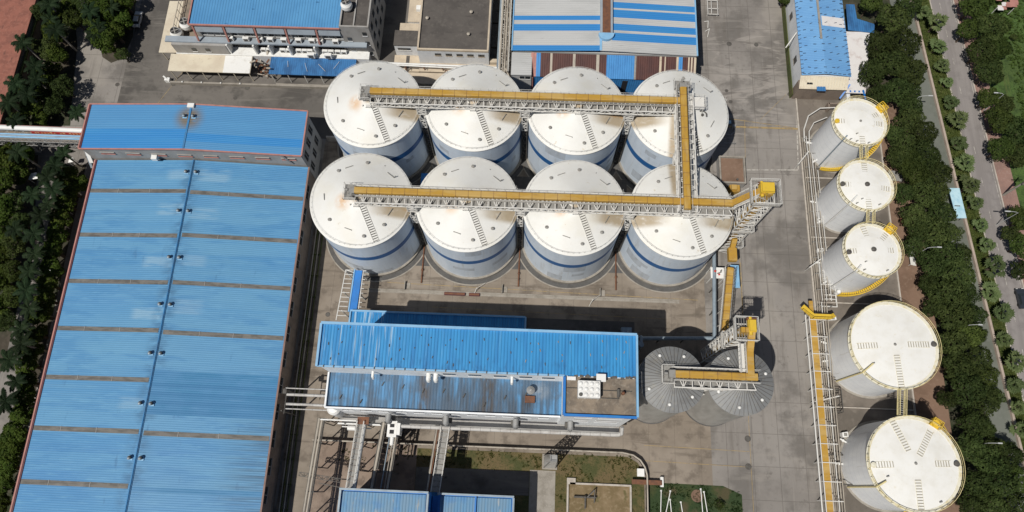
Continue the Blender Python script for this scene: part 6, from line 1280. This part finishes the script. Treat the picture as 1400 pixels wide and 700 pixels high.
G1=Grove([lambda l,i=i: make_tree('broadleaf_tree',40+i,4.,8.2,('leaf_dark','leaf_dark','leaf_mid','leaf_dark')[i],l,'tree',BG,.75,4600,.46) for i in range(4)])
def ordinal(n):
    w={1:'first',2:'second',3:'third',4:'fourth',5:'fifth',6:'sixth',7:'seventh',8:'eighth',9:'ninth',10:'tenth',11:'eleventh',12:'twelfth'}
    return w.get(n) or '%d%s'%(n,'th' if 10<n%100<14 else {1:'st',2:'nd',3:'rd'}.get(n%10,'th'))
belt=[(1190,5,21),(1217,30,27),(1240,8,22),(1200,62,22),(1232,62,27),(1190,100,20),(1213,92,26),(1243,100,24),(1222,128,24),(1200,130,18),(1248,128,16),
(1243,165,20),(1225,180,15),(1262,182,20),(1236,198,18),(1228,215,18),(1262,215,24),(1282,236,20),(1248,238,22),(1238,262,16),(1284,262,17),(1262,268,22),(1250,295,19),(1286,292,20),(1275,320,24),(1302,318,16),(1252,335,16),(1293,350,22),(1318,345,15),(1272,362,20),(1308,376,24),(1272,388,16),(1292,402,24),(1320,402,18),(1280,420,14),(1303,433,24),(1333,430,16),(1325,458,20),(1300,470,22),(1347,455,11),(1306,500,22),(1335,492,20),(1352,516,16),(1320,530,24),(1346,548,20),(1300,545,13),(1368,540,12),(1330,578,18),(1352,585,14),(1326,612,20),(1346,628,22),(1378,622,19),(1362,655,24),(1335,662,20),(1392,655,18),(1328,690,18),(1355,690,20),(1388,695,20)]
cols={0:[],1:[],2:[]}
fq=random.Random(5); have=[at(px,py,5.) for px,py,r in belt]
y=4.
while y<112:
    for off in (12.6,8.6):
        x=road_x(y)-off+fq.uniform(-.8,.8); yy=y+fq.uniform(-1.5,1.5)
        if x<83.5 or (73<yy<79): continue
        if all((x-h.x)**2+(yy-h.y)**2>2.5**2 for h in have):
            d=Vector((x,yy,5.))-Vector((0,0,HC)); k=d.dot(CW); belt.append((700+FOC*d.dot(CR)/k,350-FOC*d.dot(CU)/k,fq.uniform(15,20))); have.append(Vector((x,yy,5.)))
    y+=4.3
for px,py,r in belt:
    p=at(px,py,5.); off=road_x(p.y)-p.x; c=0 if off>10.5 else (1 if off>6 else 2); cols[c].append((py,px,p,r))
nm=['tank side','middle','road side']
tq=random.Random(77)
for c in cols:
    for k,(py,px,p,r) in enumerate(sorted(cols[c],key=lambda e:e[0])):
        sc=r*.150/4.0*1.1
        ref=('by the pale blue workshop','beside the first tank','beside the second tank','beside the third tank','beside the upper wide tank','beside the lower wide tank')[0 if py<130 else 1 if py<215 else 2 if py<295 else 3 if py<395 else 4 if py<545 else 5]
        G1.plant(tq.randrange(4),(p.x,p.y,0),'broad tree %s, %s line of the belt, %s from top'%(ref,nm[c],ordinal(k+1)),tq.uniform(0,6.3),sc,BG,min(1.15,1./sc**.5))
FG='trees beyond the road'
east=[(1330,10,26),(1352,40,24),(1322,42,17),(1338,72,22),(1365,68,18),(1350,100,21),(1352,133,16),(1374,142,15),(1366,168,21),(1390,183,22),(1367,203,18),(1392,212,16),(1396,300,18),(1386,318,12),(1397,335,16),(1400,368,14)]
for k,(px,py,r) in enumerate(east):
    p=at(px,py,4.5); sc=r*.150/4.0*1.22
    lab='small round shrub alone in the green field beyond the road' if False else 'leafy green tree beyond the road, %s from the top of that side'%ordinal(k+1)
    G1.plant((2,3,2,0)[k%4],(p.x,p.y,0),lab,tq.uniform(0,6.3),sc,FG,min(1.1,.9/sc**.4))
p=at(1385,52,1.); G1.plant(0,(p.x,p.y,0),'small dark round shrub alone in the green field',1.,.24,'shrubs in the field',1.)
p=at(1075,-4,4.); G1.plant(2,(p.x,p.y,0),'dark tree at the top edge above the pale blue workshop',2.,.62,'trees at the top edge',1.)
# west: bushes and trees
WG='bright green clipped trees of the avenue'
G2=Grove([lambda l,i=i: make_tree('avenue_tree',70+i,2.2,4.6,'leaf_bush',l,'tree',WG,.85,4300,.34,8) for i in range(3)])
wl=[(80,50,15),(82,78,13),(90,25,13),(100,8,12),(62,110,12),(60,130,12),(48,150,13),(72,97,11),(150,62,17),(160,48,14),(142,45,13),(152,22,16),(170,30,13),(140,6,14),(172,8,14),(56,165,10),
 (15,222,17),(38,215,11),(10,255,17),(12,290,15),(8,322,15),(6,352,14),(4,385,14),(3,420,13),(28,240,12),
 (96,243,12),(100,262,11),(92,280,12),(86,300,12),(82,322,12),(76,345,12),(74,368,12),(70,390,12),(66,410,11),(60,432,12),(52,458,11),(46,478,11),(42,500,12),(40,522,11),(37,545,12),(32,568,12),(26,592,13),(20,615,13),(14,640,13),(9,662,12),(4,688,12),(110,250,9),(0,615,12)]
rows={'road':[], 'edge':[], 'hall':[]}
for px,py,r in wl: rows['road' if py<200 else ('hall' if px>36+ (0 if py<520 else -60) and px>30-(py-400)*.1 and (px>44 or py>440) else 'edge')].append((py,px,r))
for key,lst in rows.items():
    for k,(py,px,r) in enumerate(sorted(lst)):
        p=at(px,py,3.0); lb={'road':'bright green bushy tree along the avenue above the pipe bridge','edge':'bright green bushy tree at the picture edge below the pipe bridge','hall':'bright green bushy tree hugging the long hall'}[key]
        G2.plant(tq.randrange(3),(p.x,p.y,0),'%s, %s from the top'%(lb,ordinal(k+1)),tq.uniform(0,6.3),r*.155/2.2*1.42,WG,1.)
DG='dark trees of the avenue'
dk=[(105,30,14),(118,8,13),(130,28,13),(128,45,10),(70,70,13),(50,60,9),(45,130,13),(88,120,13),(75,145,12),(28,165,11),(55,15,11),(165,72,9),(30,200,9),(20,275,12),(28,305,12),(22,338,13),(20,372,13),(18,405,12),(10,440,11),(70,232,10)]
for k,(px,py,r) in enumerate(sorted(dk,key=lambda e:e[1])):
    p=at(px,py,4.); G1.plant(tq.randrange(4),(p.x,p.y,0),'dark tree of the palm avenue near the red roof, %s from the top'%ordinal(k+1),tq.uniform(0,6.3),r*.15/4*1.5,DG,1.1)
# royal palms
def frond(b,q,a,L,lift,droop,wid,nl,m=0):
    d=Vector((math.cos(a),math.sin(a),0)); side=Vector((-d.y,d.x,0)); prev=None; n=9; pts=[]
    for k in range(n+1):
        f=k/n; pts.append(d*(L*(f*.97))+Vector((0,0,lift*math.sin(f*1.5)-droop*f*f)))
    for k in range(n): b.beam(pts[k],pts[k+1],.07*(1-k/n)+.02,.05,m)
    for k in range(nl):
        f=(k+1)/(nl+1); i=min(n-1,int(f*n)); p=pts[i].lerp(pts[i+1],f*n-i); w=wid*math.sin(PI*(.12+.86*f))**.7
        for s in (-1,1):
            e=p+side*(s*w)+d*(w*.55)+Vector((0,0,-w*q.uniform(.2,.6))); t=d*.11
            b.poly([p-t,p+t,e+t*.3,e-t*.3],m)
def make_palm(label,seed,H=8.5):
    t=thing('royal_palm',label,'palm tree',(0,0,0),'royal palms'); q=random.Random(seed)
    b=MB(); b.tube((0,0,0),(0,0,H*.4),.26,12,0,.24); b.tube((0,0,H*.4),(0,0,H),.24,12,0,.15); b.build('trunk',X['palm_bark'],t)
    b=MB(); b.tube((0,0,H),(0,0,H+.9),.17,10,0,.10); 
    for k in range(17):
        a=2*PI*k/17*2.4+q.uniform(-.15,.15); up=(k%3)/2; bb=MB(); frond(bb,q,a,q.uniform(2.6,3.3),.6+.9*up,1.2+.5*(1-up),.62,20)
        o=len(b.v); b.v+= [(x,y,z+H+.7) for x,y,z in bb.v]; b.f+=[tuple(o+i for i in f) for f in bb.f]; b.m+=bb.m; b.s+=bb.s
    b.build('crown',X['leaf_palm'],t); return t
PG='royal palms along the avenue'
G3=Grove([lambda l,i=i: make_palm(l,90+i) for i in range(3)])
pal=[(28,56),(45,88),(18,112),(36,128),(10,140),(62,20),(66,5),(98,148),(45,105),(125,40),(120,12),(75,40),(145,2),(128,30),(15,160),
 (80,205),(72,224),(70,258),(58,275),(50,292),(44,318),(42,345),(36,370),(34,396),(34,420),(22,448),(28,470),(12,492),(14,520),(4,548),(62,240),(20,205),(38,262),(14,310)]
for k,(px,py) in enumerate(sorted(pal,key=lambda e:e[1])):
    p=at(px,py,8.9); lb='tall royal palm with pale trunk above the pipe bridge' if py<170 else 'tall royal palm with pale trunk beside the long hall'
    kk=k+1 if py<170 else k-14
    G3.plant(tq.randrange(3),(p.x,p.y,0),'%s, %s from the top'%(lb,ordinal(kk)),tq.uniform(0,6.3),tq.uniform(.74,.95),PG)
# fan palms of the verge
def make_fan(label,seed):
    t=thing('fan_palm',label,'palm tree',(0,0,0),'fan palms'); q=random.Random(seed)
    b=MB(); b.tube((0,0,0),(0,0,2.2),.2,10,0,.15); b.build('trunk',X['bark'],t)
    b=MB()
    for k in range(11):
        a=2.4*k; el=(.05+1.1*(k/10)); d=Vector((math.cos(a)*math.cos(el*1.2),math.sin(a)*math.cos(el*1.2),math.sin(el*1.2)*.8)); s=Vector((-math.sin(a),math.cos(a),0)); c=Vector((0,0,2.2))+d*q.uniform(.55,1.2); b.beam((0,0,2.2),c,.05,.04)
        for j in range(7):
            th=-1.35+2.7*j/6; e=c+(d*math.cos(th)+s*math.sin(th))*q.uniform(.8,1.05)+Vector((0,0,-.35+.1*math.cos(th))); u=(e-c).normalized(); w=u.cross(Vector((0,0,1))).normalized()*.15
            b.poly([c-w*.2,c+w*.2,c.lerp(e,.6)+w,e,c.lerp(e,.6)-w])
    b.build('crown',X['leaf_fan'],t); return t
G4=Grove([lambda l,i=i: make_fan(l,60+i) for i in range(3)])
fan=[(1262,18),(1278,34),(1284,63),(1291,88),(1298,110),(1303,138),(1309,165),(1312,194),(1321,222),(1323,255),(1333,278),(1342,307),(1350,335),(1359,364),(1357,400),(1371,429),(1376,464),(1384,495),(1390,526),(1394,556),(1399,588)]
for k,(px,py) in enumerate(fan):
    p=at(px,py,2.8); G4.plant(tq.randrange(3),(p.x,p.y,0),'pale green fan palm on the roadside verge, %s from the top'%ordinal(k+1),tq.uniform(0,6.3),tq.uniform(1.0,1.6),'fan palms along the verge',tq.uniform(.7,1.1))
G5=Grove([lambda l: make_tree('low_shrub',99,1.1,1.5,'leaf_mid',l,'shrub','shrubs',.6,700,.2,6)])
for px,py,lb in ((1235,320,'first'),(1243,365,'second'),(1246,410,'third'),(1222,200,'fourth'),(1312,590,'fifth')):
    pass
p=at(984,690,1.); G5.plant(0,(p.x,p.y,0),'low dark shrub at the bottom edge of the dark lawn',.5,1.1,'shrubs'); p=at(953,678,0.)
b=MB(); b.lathe(p.x,p.y,[(1.2,.02),(1.2,.12),(.9,.12),(.8,.05),(0,.06)],20); tag(b.build('planting_ring',X['dirt'],loc=(p.x,p.y,0)),'round bare earth patch with dark rim on the dark lawn','planting ring')
# tufts on the lawns
q=random.Random(31); b=MB()
def tuft(x,y,s):
    for _ in range(5):
        a=q.uniform(0,6.3); d=Vector((math.cos(a),math.sin(a),0)); n=Vector((-d.y,d.x,0))*(s*.22); p=Vector((x+q.uniform(-.2,.2),y+q.uniform(-.2,.2),.02)); b.poly([p-n,p+n,p+d*s*.6+Vector((0,0,s*.55))])
for _ in range(2600):
    x=q.uniform(-36,25); y=q.uniform(-8,7.4)
    if (2<x<7.6 and y<4.2) or (9.4<x<22.5 and y<2) or (x<2.5 and y<3.7): continue
    if math.sin(x*.7)+math.sin(y*1.3+x*.3)+q.uniform(-1,1)>.2: tuft(x,y,q.uniform(.2,.5))
o=b.build('grass_tufts',foliage('tuft_blades',(.075,.085,.022),(.05,.065,.016),(.12,.105,.04),1.)); o['kind']='stuff'; tag(o,'rough grass tufts on the brown green lawn below the mill','grass')
b=MB()
for _ in range(1300):
    x=q.uniform(26,44); y=q.uniform(-8,2.4)
    if x>40.5 and y>2.4-(x-40.5)*.42: continue
    if math.sin(x*.9)+math.sin(y*1.1+x*.4)+q.uniform(-1,1)>.1: tuft(x,y,q.uniform(.2,.45))
o=b.build('grass_tufts',foliage('dark_tuft_blades',(.034,.060,.018),(.022,.042,.013),(.06,.075,.026),1.)); o['kind']='stuff'; tag(o,'dark green grass tufts on the lawn with the white poles','grass')
b=MB()
for _ in range(5200):
    y=q.uniform(-5,122); x=q.uniform(road_x(y,.4),verge_x(y)-.3); tuft(x,y,q.uniform(.3,.7))
o=b.build('verge_plants',foliage('verge_blades',(.085,.105,.028),(.055,.078,.020),(.125,.135,.045),1.)); o['kind']='stuff'; tag(o,'low hedge planting along the roadside verge under the fan palms','hedge')
b=MB()
for _ in range(4200):
    y=q.uniform(40,122); x=verge_x(y)+q.uniform(15,40); tuft(x,y,q.uniform(.4,1.0))
o=b.build('field_weeds',foliage('field_blades',(.055,.100,.022),(.035,.070,.015),(.085,.125,.035),.6)); o['kind']='stuff'; tag(o,'tall weeds scattered over the green field beyond the road','weeds')
# ================================================================== VEHICLES
def car(x,y,rot,paint,label):
    t=thing('parked_car',label,'car',(0,0,0),'cars')
    b=MB(); P=[(-2.2,.35),(-2.25,.75),(-2.1,.95),(-1.0,1.0),(1.2,.98),(2.05,.85),(2.2,.6),(2.2,.35)]
    for s in (-1,1): 
        pts=[(x_,s*.86,z) for x_,z in P]; b.poly(pts if s<0 else pts[::-1])
    for (xa,za),(xb,zb) in zip(P,P[1:]+P[:1]): b.poly([(xa,-.86,za),(xa,.86,za),(xb,.86,zb),(xb,-.86,zb)])
    b.build('body',X[paint],t)
    b=MB(); lo=[(-1.6,-.8,.99),(1.05,-.8,.99),(1.05,.8,.99),(-1.6,.8,.99)]; hi=[(-1.15,-.62,1.44),(.35,-.62,1.44),(.35,.62,1.44),(-1.15,.62,1.44)]; b.poly(hi,1)
    for i in range(4): b.poly([lo[i],lo[(i+1)%4],hi[(i+1)%4],hi[i]],0)
    b.build('cabin',[X['glass'],X[paint]],t)
    for sx in (-1.35,1.35):
        for sy in (-.8,.8): b=MB(); b.tube((sx,sy-.1,.33),(sx,sy+.1,.33),.33,16); b.build('wheel',X['rubber'],t)
    for sy in (-.6,.6): b=MB(); b.box(2.12,2.2,sy-.2,sy+.2,.6,.75); b.build('headlight',X['white'],t)
    t.location=(x,y,0); t.rotation_euler=(0,0,rot)
p=at(188,26,.7); car(p.x,p.y,PI/2,'car_white','white car parked in the shade of the avenue trees near the office'); p=at(1397,408,.7); car(p.x,p.y,PI/2+.06,'car_dark','dark car on the road at the picture edge')
# window panes become sub-parts of their window frames
for ob in list(COL.objects):
    if ob.type=='MESH' and ob.parent is not None and (ob.name.startswith('window') or ob.name.startswith('slit_window') or ob.name.startswith('louvre')):
        me=ob.data; V=[tuple(v.co) for v in me.vertices]; F=[(tuple(p.vertices),p.material_index) for p in me.polygons]
        def part(sel):
            idx={}; vs_=[]; fs=[]; mi=[]
            for f,m_ in F:
                if sel(m_):
                    fs.append(tuple(idx.setdefault(i,len(idx)) for i in f)); mi.append(m_)
            vs_=[None]*len(idx)
            for i,j in idx.items(): vs_[j]=V[i]
            n=bpy.data.meshes.new('pane'); n.from_pydata(vs_,[],fs)
            for k in me.materials: n.materials.append(k)
            n.polygons.foreach_set('material_index',mi); n.update(); return n
        g=part(lambda m_: m_==0); r_=part(lambda m_: m_!=0)
        ob.data=r_; p_=bpy.data.objects.new('pane',g); COL.objects.link(p_); p_.parent=ob
# ================================================================== CAMERA, SUN, SKY
cam=bpy.data.cameras.new('camera'); co=bpy.data.objects.new('camera',cam); COL.objects.link(co)
cam.sensor_width=36; cam.lens=36*FOC/1400; cam.clip_end=3000; cam.clip_start=1
co.matrix_world=Matrix(((CR.x,CU.x,-CW.x,0),(CR.y,CU.y,-CW.y,0),(CR.z,CU.z,-CW.z,HC),(0,0,0,1))); scene.camera=co
sv=Vector((-.38,-.41,1)).normalized()
sun=bpy.data.lights.new('sun','SUN'); sun.energy=5.0; sun.angle=math.radians(.53); sun.color=(1.,.955,.88); so=bpy.data.objects.new('sun',sun); COL.objects.link(so); so.rotation_euler=sv.to_track_quat('Z','Y').to_euler()
w=bpy.data.worlds.new('World'); scene.world=w; w.use_nodes=True; nt=w.node_tree; bg=nt.nodes['Background']; sk=nt.nodes.new('ShaderNodeTexSky'); sk.sky_type='NISHITA'; sk.sun_disc=False
sk.sun_elevation=math.asin(sv.z); sk.sun_rotation=math.atan2(sv.x,sv.y); nt.links.new(sk.outputs[0],bg.inputs[0]); bg.inputs[1].default_value=.05
vs=scene.view_settings; scene.display_settings.display_device='sRGB'; vs.view_transform='Standard'; vs.look='None'; vs.exposure=-.33; vs.gamma=1.; vs.use_curve_mapping=False
scene.cycles.max_bounces=5; scene.cycles.diffuse_bounces=3
